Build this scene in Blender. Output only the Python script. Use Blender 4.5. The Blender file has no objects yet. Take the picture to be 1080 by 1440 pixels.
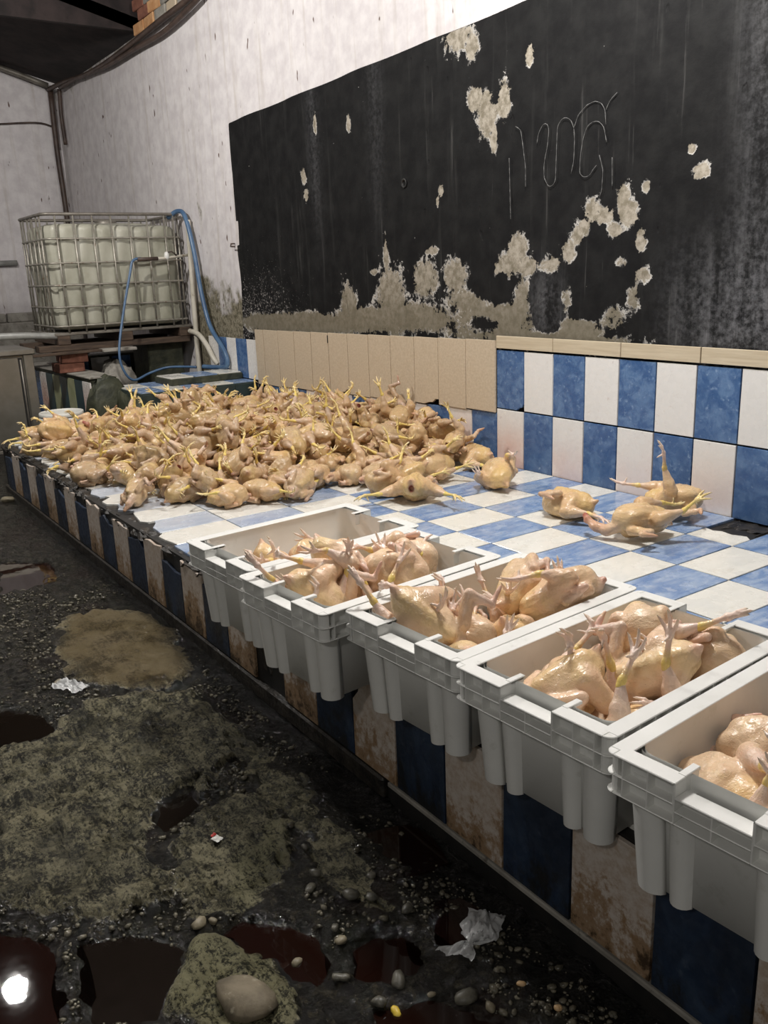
import bpy, bmesh, math, random
import numpy as np
from mathutils import Matrix, Vector, Quaternion, Euler

S = bpy.context.scene
COL = S.collection
R = math.radians
H = .32                      # height of the tiled platform above the floor

# ---------------------------------------------------------------- camera
cam = bpy.data.objects.new('camera', bpy.data.cameras.new('camera')); COL.objects.link(cam)
_r = ((.57055052, .82040127, -.03760146), (.20018358, -.18333041, -.96245337), (-.79649146, .54160107, -.26883012))   # right, down, forward
cam.matrix_world = Matrix(((_r[0][0], -_r[1][0], -_r[2][0], 3.3824), (_r[0][1], -_r[1][1], -_r[2][1], -3.0505), (_r[0][2], -_r[1][2], -_r[2][2], 1.0116 + H), (0, 0, 0, 1)))
cam.data.sensor_fit = 'VERTICAL'; cam.data.sensor_height = 36; cam.data.lens = 1221.3 / 1440 * 36
cam.data.clip_start = .05; cam.data.clip_end = 60
S.camera = cam

# ---------------------------------------------------------------- light: night, bare lamps under the roof and an added front fill
S.view_settings.view_transform = 'Standard'; S.view_settings.look = 'None'
S.view_settings.exposure = 0.0; S.view_settings.gamma = 1; S.view_settings.use_curve_mapping = False
world = bpy.data.worlds.new('night'); S.world = world; world.use_nodes = True
world.node_tree.nodes['Background'].inputs[0].default_value = (.225, .215, .20, 1)
world.node_tree.nodes['Background'].inputs[1].default_value = .60

def lamp(name, loc, watts, radius, color):
    d = bpy.data.lights.new(name, 'POINT'); d.energy = watts; d.shadow_soft_size = radius; d.color = color
    o = bpy.data.objects.new(name, d); COL.objects.link(o); o.location = loc
    return o
lamp('aisle_lamp', (-2.1, -2.5, 3.25), 270, .07, (1, .965, .92))
lamp('counter_lamp', (1.2, -1.0, 3.2), 290, .22, (1, .965, .92))

lamp('front_fill_lamp', (4.4, -5.2, 3.3), 85, .12, (1, .965, .92))  # fill lamp added behind the camera to brighten the crate fronts

# ---------------------------------------------------------------- helpers
def obj(name, me, mat=None, parent=None, loc=None, rot=None):
    o = bpy.data.objects.new(name, me); COL.objects.link(o)
    if mat is not None and me is not None and not me.materials: me.materials.append(mat)
    if parent is not None: o.parent = parent
    if loc is not None: o.location = loc
    if rot is not None: o.rotation_euler = rot
    return o

def thing(name, label, cat, loc=(0, 0, 0), rotz=0, group=None):
    o = bpy.data.objects.new(name, None); COL.objects.link(o); o.empty_display_size = .05
    o.location = loc; o.rotation_euler = (0, 0, rotz)
    return tag(o, label, cat, group)

def tag(o, label, cat, group=None):
    o['label'] = label; o['category'] = cat
    if group: o['group'] = group
    return o

def struct(o):
    o['kind'] = 'structure'; return o

def pydata(name, v, f, smooth=False):
    me = bpy.data.meshes.new(name); me.from_pydata([tuple(map(float, p)) for p in v], [], f); me.update()
    if smooth: me.polygons.foreach_set('use_smooth', [True] * len(me.polygons))
    return me

class MB:
    """collects shapes into one mesh"""
    def __init__(s): s.v = []; s.f = []; s.sm = []
    def add(s, v, f, smooth=False):
        n = len(s.v); s.v += [tuple(map(float, p)) for p in v]; s.f += [tuple(i + n for i in q) for q in f]; s.sm += [smooth] * len(f); return s
    def box(s, x0, x1, y0, y1, z0, z1, M=None):
        v = [Vector((x, y, z)) for z in (z0, z1) for y in (y0, y1) for x in (x0, x1)]
        if M is not None: v = [M @ p for p in v]
        return s.add(v, [(0, 2, 3, 1), (4, 5, 7, 6), (0, 1, 5, 4), (2, 6, 7, 3), (0, 4, 6, 2), (1, 3, 7, 5)])
    def tube(s, pts, r, n=8, closed=False, caps=True):
        pts = [Vector(p) for p in pts]; m = len(pts); rings = []
        up = None
        for i, p in enumerate(pts):
            a = pts[(i - 1) % m] if (closed or i > 0) else p; b = pts[(i + 1) % m] if (closed or i < m - 1) else p
            d = (b - a).normalized()
            if up is None: up = Vector((0, 0, 1)) if abs(d.z) < .9 else Vector((1, 0, 0))
            x = d.cross(up); x = x.normalized() if x.length > 1e-5 else Vector((1, 0, 0)); y = x.cross(d).normalized(); up = y
            rr = r[i] if isinstance(r, (list, tuple)) else r
            rings.append([p + x * (rr * math.cos(2 * math.pi * k / n)) + y * (rr * math.sin(2 * math.pi * k / n)) for k in range(n)])
        f = []
        for i in range(m if closed else m - 1):
            j = (i + 1) % m
            for k in range(n): f.append((i * n + k, i * n + (k + 1) % n, j * n + (k + 1) % n, j * n + k))
        if caps and not closed: f += [tuple(range(n))[::-1], tuple((m - 1) * n + k for k in range(n))]
        return s.add([q for rg in rings for q in rg], f, True)
    def lathe(s, prof, n=32, c=(0, 0, 0)):
        v = [(c[0] + r * math.cos(2 * math.pi * k / n), c[1] + r * math.sin(2 * math.pi * k / n), c[2] + z) for r, z in prof for k in range(n)]
        f = [(i * n + k, i * n + (k + 1) % n, (i + 1) * n + (k + 1) % n, (i + 1) * n + k) for i in range(len(prof) - 1) for k in range(n)]
        return s.add(v, f, True)
    def prism(s, poly, z0, z1, axis='z'):
        n = len(poly)
        P = lambda a, b, c: (a, b, c) if axis == 'z' else ((a, c, b) if axis == 'y' else (c, a, b))
        v = [P(a, b, z0) for a, b in poly] + [P(a, b, z1) for a, b in poly]
        return s.add(v, [tuple(range(n))[::-1], tuple(range(n, 2 * n))] + [(i, (i + 1) % n, n + (i + 1) % n, n + i) for i in range(n)])
    def mesh(s, name, bevel=0, fix=True):
        me = bpy.data.meshes.new(name); me.from_pydata(s.v, [], s.f)
        me.polygons.foreach_set('use_smooth', s.sm)
        if fix or bevel:
            bm = bmesh.new(); bm.from_mesh(me)
            bmesh.ops.recalc_face_normals(bm, faces=bm.faces)
            if bevel:
                es = [e for e in bm.edges if len(e.link_faces) == 2 and e.calc_face_angle(0) > .6]
                bmesh.ops.bevel(bm, geom=es, offset=bevel, segments=1, affect='EDGES', profile=.5)
            bm.to_mesh(me); bm.free()
        me.update(); return me

# value noise on arrays
def vnoise(x, y, seed=0):
    rs = np.random.RandomState(seed); T = rs.rand(256, 256)
    xi = np.floor(x).astype(int); yi = np.floor(y).astype(int); fx = x - xi; fy = y - yi
    fx = fx * fx * (3 - 2 * fx); fy = fy * fy * (3 - 2 * fy)
    g = lambda a, b: T[a & 255, b & 255]
    return (g(xi, yi) * (1 - fx) + g(xi + 1, yi) * fx) * (1 - fy) + (g(xi, yi + 1) * (1 - fx) + g(xi + 1, yi + 1) * fx) * fy
def fbm(x, y, s, seed=0, oct=4):
    t = 0; a = 1; n = 0
    for i in range(oct):
        t = t + a * vnoise(x * s, y * s, seed + i); n += a; a *= .5; s *= 2.03
    return t / n
def sdpoly(px, py, poly):
    """signed distance of points to a polygon, negative inside"""
    d = np.full(px.shape, 1e9); ins = np.zeros(px.shape, bool); n = len(poly)
    for i in range(n):
        ax, ay = poly[i]; bx, by = poly[(i + 1) % n]
        ex, ey = bx - ax, by - ay; wx, wy = px - ax, py - ay
        t = np.clip((wx * ex + wy * ey) / (ex * ex + ey * ey), 0, 1)
        d = np.minimum(d, (wx - t * ex) ** 2 + (wy - t * ey) ** 2)
        c = ((ay > py) != (by > py)) & (px < ex * (py - ay) / (ey if abs(ey) > 1e-9 else 1e-9) + ax)
        ins ^= c
    return np.where(ins, -1, 1) * np.sqrt(d)
def sstep(a, b, x):
    t = np.clip((x - a) / (b - a), 0, 1); return t * t * (3 - 2 * t)

# materials: a small node writer
class Mat:
    def __init__(s, name, color=(.5, .5, .5), rough=.5, **kw):
        s.m = bpy.data.materials.new(name); s.m.use_nodes = True; s.t = s.m.node_tree; s.b = s.t.nodes['Principled BSDF']
        s.set('Base Color', color); s.set('Roughness', rough)
        for k, v in kw.items(): s.set(k.replace('_', ' '), v)
    def set(s, k, v):
        i = s.b.inputs[k]
        if hasattr(v, 'is_output'): s.t.links.new(v, i)
        elif isinstance(v, tuple) and len(v) == 3 and i.type == 'RGBA': i.default_value = (*v, 1)
        else: i.default_value = v
    def n(s, typ, out=0, ins=None, **props):
        nd = s.t.nodes.new(typ)
        for k, v in props.items(): setattr(nd, k, v)
        for k, v in (ins or {}).items():
            i = nd.inputs[k]
            if hasattr(v, 'is_output'): s.t.links.new(v, i)
            elif isinstance(v, tuple) and len(v) == 3 and i.type == 'RGBA': i.default_value = (*v, 1)
            else: i.default_value = v
        return nd.outputs[out]
    def attr(s, name, out='Fac', typ='GEOMETRY'): return s.n('ShaderNodeAttribute', out, attribute_name=name, attribute_type=typ)
    def pos(s): return s.n('ShaderNodeNewGeometry', 'Position')
    def local(s): return s.n('ShaderNodeTexCoord', 'Object')
    def rnd(s): return s.n('ShaderNodeObjectInfo', 'Random')
    def scale(s, v, sc): return s.n('ShaderNodeMapping', 0, {'Vector': v, 'Scale': sc})
    def shift(s, v):       # a different patch of the pattern on each object
        r = s.rnd(); return s.n('ShaderNodeVectorMath', 0, {0: v, 1: s.n('ShaderNodeCombineXYZ', 0, {0: s.math('MULTIPLY', r, 37.), 1: s.math('MULTIPLY', r, 91.), 2: s.math('MULTIPLY', r, 13.)})}, operation='ADD')
    def noise(s, v, sc, det=4, rough=.55, dist=0, out=0): return s.n('ShaderNodeTexNoise', out, {'Vector': v, 'Scale': float(sc), 'Detail': float(det), 'Roughness': rough, 'Distortion': float(dist)})
    def voro(s, v, sc, feature='F1', out=0, **k): return s.n('ShaderNodeTexVoronoi', out, {'Vector': v, 'Scale': float(sc), **k}, feature=feature)
    def math(s, op, a, b=0., c=0., clamp=False):
        return s.n('ShaderNodeMath', 0, {0: a, 1: b, 2: c}, operation=op, use_clamp=clamp)
    def ramp(s, f, a, b, lo=0., hi=1.):
        return s.n('ShaderNodeMapRange', 0, {0: f, 1: float(a), 2: float(b), 3: float(lo), 4: float(hi)}, interpolation_type='SMOOTHSTEP')
    def mix(s, f, a, b, blend='MIX'):
        nd = s.t.nodes.new('ShaderNodeMix'); nd.data_type = 'RGBA'; nd.blend_type = blend; nd.clamp_factor = True
        for k, v in ((0, f), (6, a), (7, b)):
            if hasattr(v, 'is_output'): s.t.links.new(v, nd.inputs[k])
            elif isinstance(v, tuple): nd.inputs[k].default_value = (*v, 1)
            else: nd.inputs[k].default_value = v
        return nd.outputs[2]
    def sep(s, v, i): return s.n('ShaderNodeSeparateXYZ', i, {0: v})
    def bump(s, h, strength=.3, dist=.01): s.set('Normal', s.n('ShaderNodeBump', 0, {'Height': h, 'Strength': strength, 'Distance': dist}))
# ---------------------------------------------------------------- materials
def m_tile(name, blue, front=False):
    m = Mat(name, rough=.3); p = m.shift(m.pos()); P = m.pos()
    if blue:
        a = m.noise(p, 16, 5, .65, .6); b = m.noise(p, 55, 3, .6)
        c = m.mix(m.ramp(a, .38, .68), (.050, .115, .27), (.13, .225, .40))
        c = m.mix(m.ramp(b, .58, .75), c, (.22, .32, .49))
    else:
        c = m.mix(m.noise(p, 5, 4), (.74, .72, .69), (.83, .81, .78))
        c = m.mix(m.ramp(m.noise(p, 38, 4, .7), .60, .72, 0, .35), c, (.48, .38, .34))
    z = m.sep(P, 2)
    if front:     # grime: dark brown stains rising from the floor, black film
        d = m.noise(m.scale(p, (1, 1, .45)), 9, 6, .7, .5); e = m.noise(p, 45, 5, .75)
        f = m.math('ADD', m.ramp(z, .02, .30, .34, -.06), d)
        f = m.math('ADD', f, m.math('MULTIPLY', m.math('SUBTRACT', e, .5), .55))
        if blue:
            c = m.mix(m.ramp(d, .2, .7, .74, .96), c, (.012, .017, .028))
            c = m.mix(m.ramp(f, .72, .95, 0, .8), c, (.012, .011, .008))
        else:
            c = m.mix(m.ramp(e, .35, .7, .42, .80), c, (.37, .25, .155))
            c = m.mix(m.ramp(f, .60, .76, 0, .8), c, (.26, .145, .055))
            c = m.mix(m.ramp(f, .78, .92, 0, .9), c, (.035, .020, .010))
        m.set('Roughness', m.ramp(e, .3, .7, .28, .6))
    else:
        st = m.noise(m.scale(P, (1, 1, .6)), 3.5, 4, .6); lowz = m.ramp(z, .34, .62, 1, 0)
        if not blue:
            farx = m.ramp(m.sep(P, 0), -.2, .8, 1, .35)
            c = m.mix(m.math('MULTIPLY', m.math('MULTIPLY', m.ramp(st, .28, .6), lowz), m.math('MULTIPLY', farx, .9)), c, (.66, .36, .27))
        else:
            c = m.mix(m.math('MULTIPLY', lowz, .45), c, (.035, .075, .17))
        m.set('Roughness', m.ramp(m.noise(p, 30, 3), .35, .65, .18, .38))
    m.set('Base Color', c); m.bump(m.noise(p, 22, 3), .08, .004)
    return m.m

def m_top(name, blue):
    m = Mat(name); p = m.shift(m.pos()); P = m.pos()
    streak = m.noise(m.scale(p, (9, 2.2, 1)), 3, 5, .65, .4)
    if blue:
        c = m.mix(m.ramp(streak, .35, .68), (.13, .225, .43), (.34, .43, .58))  # paler than the wall blue: glare put into the colour
        c = m.mix(m.ramp(m.noise(p, 26, 4, .7), .52, .70, 0, .55), c, (.50, .56, .66))
    else:
        c = m.mix(streak, (.68, .67, .61), (.82, .80, .74))
        c = m.mix(m.ramp(m.noise(p, 14, 5, .7), .57, .72, 0, .5), c, (.56, .50, .40))
    glare = m.math('MULTIPLY', m.ramp(m.sep(P, 0), .5, -.3), m.ramp(m.sep(P, 1), -.9, -1.3))       # glare painted pale into the tiles by the aisle
    c = m.mix(m.math('MULTIPLY', glare, .72 if blue else .2), c, (.66, .68, .70))
    c = m.mix(m.ramp(m.noise(p, 70, 4, .7), .64, .74, 0, .5), c, (.22, .19, .15))
    m.set('Base Color', c); m.set('Roughness', m.ramp(m.noise(P, 11, 4, .6), .35, .65, .12, .36))
    m.bump(m.noise(P, 40, 4), .10, .003)
    return m.m

def m_skin():
    m = Mat('skin', rough=.34); p = m.local()
    base = m.n('ShaderNodeObjectInfo', 'Color')
    c = m.mix(1.0, m.attr('tint', 'Color'), base, 'MULTIPLY')
    q = m.shift(p)
    c = m.mix(m.ramp(m.noise(q, 22, 4, .6), .50, .74, 0, .30), c, (.60, .34, .23))
    c = m.mix(m.ramp(m.noise(q, 14, 3, .6, .3), .55, .75, 0, .5), c, (.80, .60, .30))
    c = m.mix(m.ramp(m.noise(q, 60, 3, .7), .70, .78, 0, .5), c, (.40, .16, .11))
    m.set('Base Color', c)
    m.set('Subsurface Weight', .06); m.set('Subsurface Radius', (.012, .005, .003)); m.set('Subsurface Scale', 1.0)
    m.set('Roughness', m.ramp(m.noise(q, 30, 3), .35, .65, .18, .38))
    fol = m.voro(p, 150, out=0)
    h = m.math('ADD', m.math('MULTIPLY', m.ramp(fol, 0, .35, 1, 0), .35), m.math('ADD', m.noise(q, 55, 4, .6), m.math('MULTIPLY', m.noise(m.scale(q, (1, 1, 2.5)), 26, 3, .5, 1.2), 1.4)))
    m.bump(h, .38, .0045)
    return m.m

def m_wall():
    m = Mat('plaster', rough=.85); P = m.pos()
    fine = m.noise(P, 45, 6, .7); mid = m.noise(P, 9, 5, .6); run = m.noise(m.scale(P, (7, 7, .45)), 2.2, 5, .6, .3); run2 = m.noise(m.scale(P, (26, 26, 1.1)), 2, 4, .65)
    white = m.mix(m.ramp(mid, .3, .7), (.60, .565, .575), (.73, .70, .70))
    white = m.mix(m.ramp(run, .50, .75, 0, .5), white, (.46, .41, .36))
    white = m.mix(m.ramp(run2, .64, .80, 0, .25), white, (.40, .36, .33))
    damp = m.math('ADD', m.attr('damp'), m.math('MULTIPLY', m.math('SUBTRACT', mid, .5), .9))
    white = m.mix(m.ramp(damp, .35, .65), white, m.mix(m.ramp(fine, .35, .65), (.085, .075, .050), (.30, .27, .20)))
    dent = m.ramp(m.math('ADD', m.noise(m.scale(P, (1, 1, .38)), 17, 2, .5), m.math('MULTIPLY', m.noise(P, 2.2, 2), .25)), .83, .87)
    white = m.mix(dent, white, (.15, .10, .085))
    black = m.mix(m.ramp(mid, .3, .75), (.007, .007, .0075), (.015, .015, .015))
    black = m.mix(m.ramp(run, .55, .85, 0, .45), black, (.06, .06, .057))
    black = m.mix(m.ramp(m.math('MULTIPLY', run2, m.ramp(run, .3, .8, .7, 1.25)),   .62, .85, 0, .30), black, (.16, .155, .15))
    chalk = m.math('MULTIPLY', m.attr('chalk'), m.ramp(m.math('ADD', m.math('MULTIPLY', fine, .6), m.math('MULTIPLY', run, .5)), .42, .75))
    black = m.mix(m.math('MULTIPLY', chalk, .38), black, (.34, .34, .36))
    speck = m.ramp(m.math('ADD', m.noise(P, 70, 5, .75), m.math('MULTIPLY', m.attr('speck'), .115)), .72, .80)
    black = m.mix(speck, black, m.mix(fine, (.30, .28, .27), (.55, .52, .50)))
    dots = m.ramp(m.noise(P, 52, 2, .5), .80, .83)
    black = m.mix(dots, black, (.5, .49, .47))
    edge = m.math('ADD', m.attr('paint'), m.math('MULTIPLY', m.math('SUBTRACT', fine, .5), .10))
    c = m.mix(m.ramp(edge, .46, .54), white, black)
    pe = m.math('ADD', m.attr('peel'), m.math('ADD', m.math('MULTIPLY', m.math('SUBTRACT', fine, .5), .9), m.math('MULTIPLY', m.math('SUBTRACT', mid, .5), .95)))
    plaster = m.mix(m.ramp(m.noise(P, 28, 5, .7), .35, .65), (.20, .175, .13), (.40, .36, .30))
    plaster = m.mix(m.ramp(m.math('ADD', m.sep(P, 2), m.math('MULTIPLY', mid, .35)), 1.15, 1.6, .75, 0), plaster, (.135, .12, .085))
    mask = m.ramp(pe, .47, .52)
    c = m.mix(mask, c, plaster)
    rim = m.math('MULTIPLY', m.ramp(pe, .40, .47), m.ramp(pe, .52, .58, 1, 0))
    c = m.mix(m.math('MULTIPLY', m.math('MULTIPLY', rim, m.ramp(mid, .45, .6)), .8), c, (.62, .60, .57))
    m.set('Base Color', c)
    m.set('Roughness', m.math('SUBTRACT', .85, m.math('MULTIPLY', m.ramp(edge, .46, .54), .15)))
    m.set('Specular IOR Level', .12)
    m.bump(m.math('ADD', m.math('MULTIPLY', mask, -.9), m.math('ADD', m.math('MULTIPLY', fine, .35), m.math('MULTIPLY', dent, -.8))), .5, .008)
    return m.m

def m_floor():
    m = Mat('wet_floor'); P = m.pos()
    fine = m.noise(P, 120, 6, .8); mid = m.noise(P, 26, 6, .75, .2); big = m.noise(P, 5, 4, .6); crust = m.noise(P, 17, 9, .80, .25)
    grav = m.voro(P, 58, out=0, Randomness=1.); gcol = m.n('ShaderNodeTexVoronoi', 1, {'Vector': P, 'Scale': 58.})
    g2 = m.voro(P, 150, out=0)
    stone = m.mix(m.math('MULTIPLY', m.sep(gcol, 0), m.ramp(mid, .42, .70)), (.014, .0125, .009), (.15, .132, .088))
    stone = m.mix(m.ramp(crust, .52, .66, 0, .75), stone, (.085, .078, .052))
    stone = m.mix(m.ramp(m.noise(P, 4, 3), .52, .70, 0, .6), stone, (.017, .021, .008))
    stone = m.mix(m.ramp(m.noise(P, 3.1, 3), .56, .70, 0, .7), stone, (.026, .0075, .0045))
    stri = m.noise(m.n('ShaderNodeMapping', 0, {'Vector': P, 'Rotation': (0, 0, .55), 'Scale': (1, 5.5, 1)}), 14, 6, .75, .5)
    v = m.math('ADD', m.math('MULTIPLY', crust, .40), m.math('ADD', m.math('MULTIPLY', fine, .38), m.math('MULTIPLY', stri, .22)))
    slabc = m.mix(m.ramp(v, .455, .515), (.030, .028, .019), (.26, .24, .15))
    slabc = m.mix(m.ramp(m.math('ADD', m.math('MULTIPLY', v, .75), m.math('MULTIPLY', mid, .25)), .50, .545), slabc, (.52, .47, .30))
    slabc = m.mix(m.ramp(big, .34, .50, .6, 0), slabc, (.032, .033, .027))
    slabc = m.mix(m.attr('tan'), slabc, m.mix(m.ramp(m.math('ADD', m.math('MULTIPLY', v, .6), m.math('MULTIPLY', big, .4)), .43, .53), (.085, .060, .020), (.36, .28, .15)))
    slabc = m.mix(m.attr('moss'), slabc, m.mix(m.ramp(v, .45, .52), (.035, .034, .016), (.48, .45, .26)))
    sl = m.math('ADD', m.attr('slab'), m.math('ADD', m.math('MULTIPLY', m.math('SUBTRACT', fine, .5), .5), m.math('MULTIPLY', m.math('SUBTRACT', crust, .5), 1.0)))
    k = m.ramp(sl, .40, .66)
    c = m.mix(k, stone, slabc)
    c = m.mix(m.math('MULTIPLY', m.attr('gutter'), .78), c, (.004, .0035, .003))
    m.set('Base Color', c)
    wet = m.ramp(m.noise(P, 6, 4, .6), .40, .60)
    rs = m.n('ShaderNodeMix', 0, {0: k, 2: m.ramp(crust, .35, .6, .12, .24), 3: m.ramp(wet, 0, 1, .60, .34)})
    m.set('Roughness', rs)
    h = m.math('ADD', m.math('MULTIPLY', m.math('ADD', m.ramp(grav, 0, .7, 1.2, 0), m.ramp(g2, 0, .6, .35, 0)), m.ramp(k, 0, 1, 1.0, .10)), m.math('ADD', m.math('MULTIPLY', fine, 1.2), m.math('MULTIPLY', crust, 2.8)))
    m.set('Specular IOR Level', m.ramp(k, 0, 1, .9, .35)); m.set('Coat Weight', m.ramp(k, 0, 1, .4, .06)); m.set('Coat Roughness', .12)
    m.set('Coat Normal', m.n('ShaderNodeBump', 0, {'Height': m.math('ADD', m.noise(P, 75, 4, .6), m.math('MULTIPLY', m.ramp(g2, 0, .6, 1, 0), .5)), 'Strength': 1.0, 'Distance': .012}))
    m.bump(h, 1.0, .030)
    return m.m

def m_simple(name, a, b, sc=12, rough=.5, bump=.15, metallic=0., dist=.004, stretch=None, spots=None):
    m = Mat(name, rough=rough); p = m.local(); q = m.shift(p)
    if stretch: q = m.scale(q, stretch)
    f = m.noise(q, sc, 5, .62, .2)
    c = m.mix(m.ramp(f, .3, .7), a, b)
    if spots: c = m.mix(m.ramp(m.noise(q, sc * 2.3, 5, .7), .58, .70), c, spots)
    m.set('Base Color', c); m.set('Metallic', metallic)
    m.bump(f, bump, dist)
    return m.m

def make_mats():
    M = {}
    M['wall_white'] = m_tile('glazed_white', False); M['wall_blue'] = m_tile('glazed_blue', True)
    M['front_white'] = m_tile('stained_white', False, True); M['front_blue'] = m_tile('grimy_blue', True, True)
    M['top_white'] = m_top('worn_glare_white', False); M['top_blue'] = m_top('worn_glare_blue', True)
    M['skin'] = m_skin(); M['wall'] = m_wall(); M['floor'] = m_floor()
    M['beige'] = m_simple('beige_ceramic', (.52, .42, .30), (.61, .51, .385), 6, .4, .08, stretch=(14, 14, .8), spots=(.50, .385, .265))
    M['beige_trim'] = m_simple('beige_trim_ceramic', (.52, .43, .30), (.62, .53, .39), 6, .45, .08, stretch=(.8, 14, 14))
    M['mortar'] = m_simple('black_mortar', (.010, .009, .008), (.045, .038, .030), 24, .45, .8, dist=.012)
    M['core'] = m_simple('dark_core', (.006, .006, .006), (.018, .016, .014), 12, .6, .5)
    M['grout'] = m_simple('dark_grout', (.05, .045, .04), (.12, .105, .09), 20, .6, .4)
    M['crate'] = m_simple('white_plastic', (.74, .74, .71), (.80, .80, .77), 7, .38, .04, spots=(.68, .68, .64))
    M['tank'] = m_simple('translucent_plastic', (.29, .285, .22), (.42, .41, .34), 3, .42, .1)
    M['steel_bar'] = m_simple('rusty_galvanised', (.26, .24, .20), (.40, .38, .33), 14, .42, .2, .55, spots=(.16, .075, .035))
    M['rail'] = m_simple('dull_rail', (.14, .125, .105), (.24, .22, .19), 10, .45, .2, .4)
    M['steel'] = m_simple('brushed_steel', (.23, .215, .18), (.30, .285, .25), 5, .36, .05, .75)
    M['wood'] = m_simple('dark_wood', (.035, .022, .015), (.10, .065, .042), 4, .7, .4, stretch=(12, 1.2, 12))
    M['orange_brick'] = m_simple('orange_block', (.42, .20, .08), (.58, .34, .17), 12, .85, .4)
    M['brick'] = m_simple('red_brick', (.15, .055, .035), (.27, .115, .075), 18, .85, .6)
    M['concrete'] = m_simple('grey_concrete', (.20, .185, .16), (.36, .34, .30), 9, .85, .5, spots=(.11, .095, .075))
    M['mossy'] = m_simple('mossy_render', (.018, .022, .012), (.060, .062, .035), 13, .6, .8, dist=.012)
    M['basin'] = m_simple('grimy_green_glaze', (.018, .028, .028), (.045, .065, .062), 7, .25, .2)
    M['hose'] = m_simple('blue_hose', (.055, .11, .21), (.09, .17, .29), 10, .35, .05)
    M['pale_hose'] = m_simple('pale_hose', (.22, .28, .30), (.34, .40, .42), 10, .35, .05)
    M['pvc'] = m_simple('old_pvc', (.50, .47, .39), (.62, .58, .50), 8, .4, .1, spots=(.30, .24, .17))
    M['cable'] = m_simple('brown_cable', (.035, .022, .018), (.085, .055, .042), 10, .5, .2)
    M['greypipe'] = m_simple('grey_pipe', (.20, .20, .19), (.30, .30, .28), 8, .4, .1)
    M['roof'] = m_simple('sooty_roof', (.012, .009, .009), (.036, .025, .024), 5, .9, .5)
    M['bucket'] = m_simple('white_bucket', (.66, .65, .60), (.74, .73, .69), 6, .35, .03)
    M['wet_gravel'] = m_simple('wet_gravel', (.018, .016, .012), (.19, .172, .125), 35, .2, .3)
    M['pebble'] = m_simple('wet_pebble', (.05, .047, .037), (.15, .14, .108), 40, .45, .3)
    M['yellow'] = m_simple('yellow_scrap', (.62, .42, .03), (.80, .60, .08), 60, .4, .5)
    M['orange'] = m_simple('orange_scrap', (.50, .30, .13), (.72, .52, .30), 70, .5, .5)
    M['chip'] = m_simple('cream_chip', (.17, .145, .095), (.28, .24, .16), 40, .5, .3)
    M['chalk'] = m_simple('chalk', (.08, .08, .08), (.17, .17, .165), 90, .95, .3)
    m = Mat('plastic_film', (.80, .81, .81), .15); m.set('Alpha', .62); m.set('Specular IOR Level', 1.0); m.bump(m.noise(m.local(), 60, 4, .6, 1), .8, .004); M['film'] = m.m
    m = Mat('bloody_water', (.013, .0040, .0025), .02); m.set('Alpha', .80); m.bump(m.noise(m.pos(), 9, 3), .12, .003); M['water'] = m.m
    m = Mat('dark_water', (.010, .007, .005), .02); m.set('Alpha', .85); m.bump(m.noise(m.pos(), 9, 3), .12, .003); M['dark_water'] = m.m
    return M
# ---------------------------------------------------------------- organic shapes: signed distance fields meshed by surface nets
V3 = lambda *a: np.array(a, float)

def sd_capsule(P, a, b, r0, r1):
    pa = P - a; ba = b - a
    h = np.clip((pa @ ba) / (ba @ ba), 0, 1)
    return np.linalg.norm(pa - h[:, None] * ba, axis=1) - (r0 + (r1 - r0) * h)

def sd_ellipsoid(P, c, r, rot=None):
    q = P - c
    if rot is not None:
        q = q @ rot
    k0 = np.linalg.norm(q / r, axis=1); k1 = np.linalg.norm(q / (r * r), axis=1) + 1e-9
    return k0 * (k0 - 1.0) / k1

def rot_y(a):
    c, s = math.cos(a), math.sin(a)
    return np.array([[c, 0, s], [0, 1, 0], [-s, 0, c]])

def rot_z(a):
    c, s = math.cos(a), math.sin(a)
    return np.array([[c, -s, 0], [s, c, 0], [0, 0, 1]])

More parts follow.
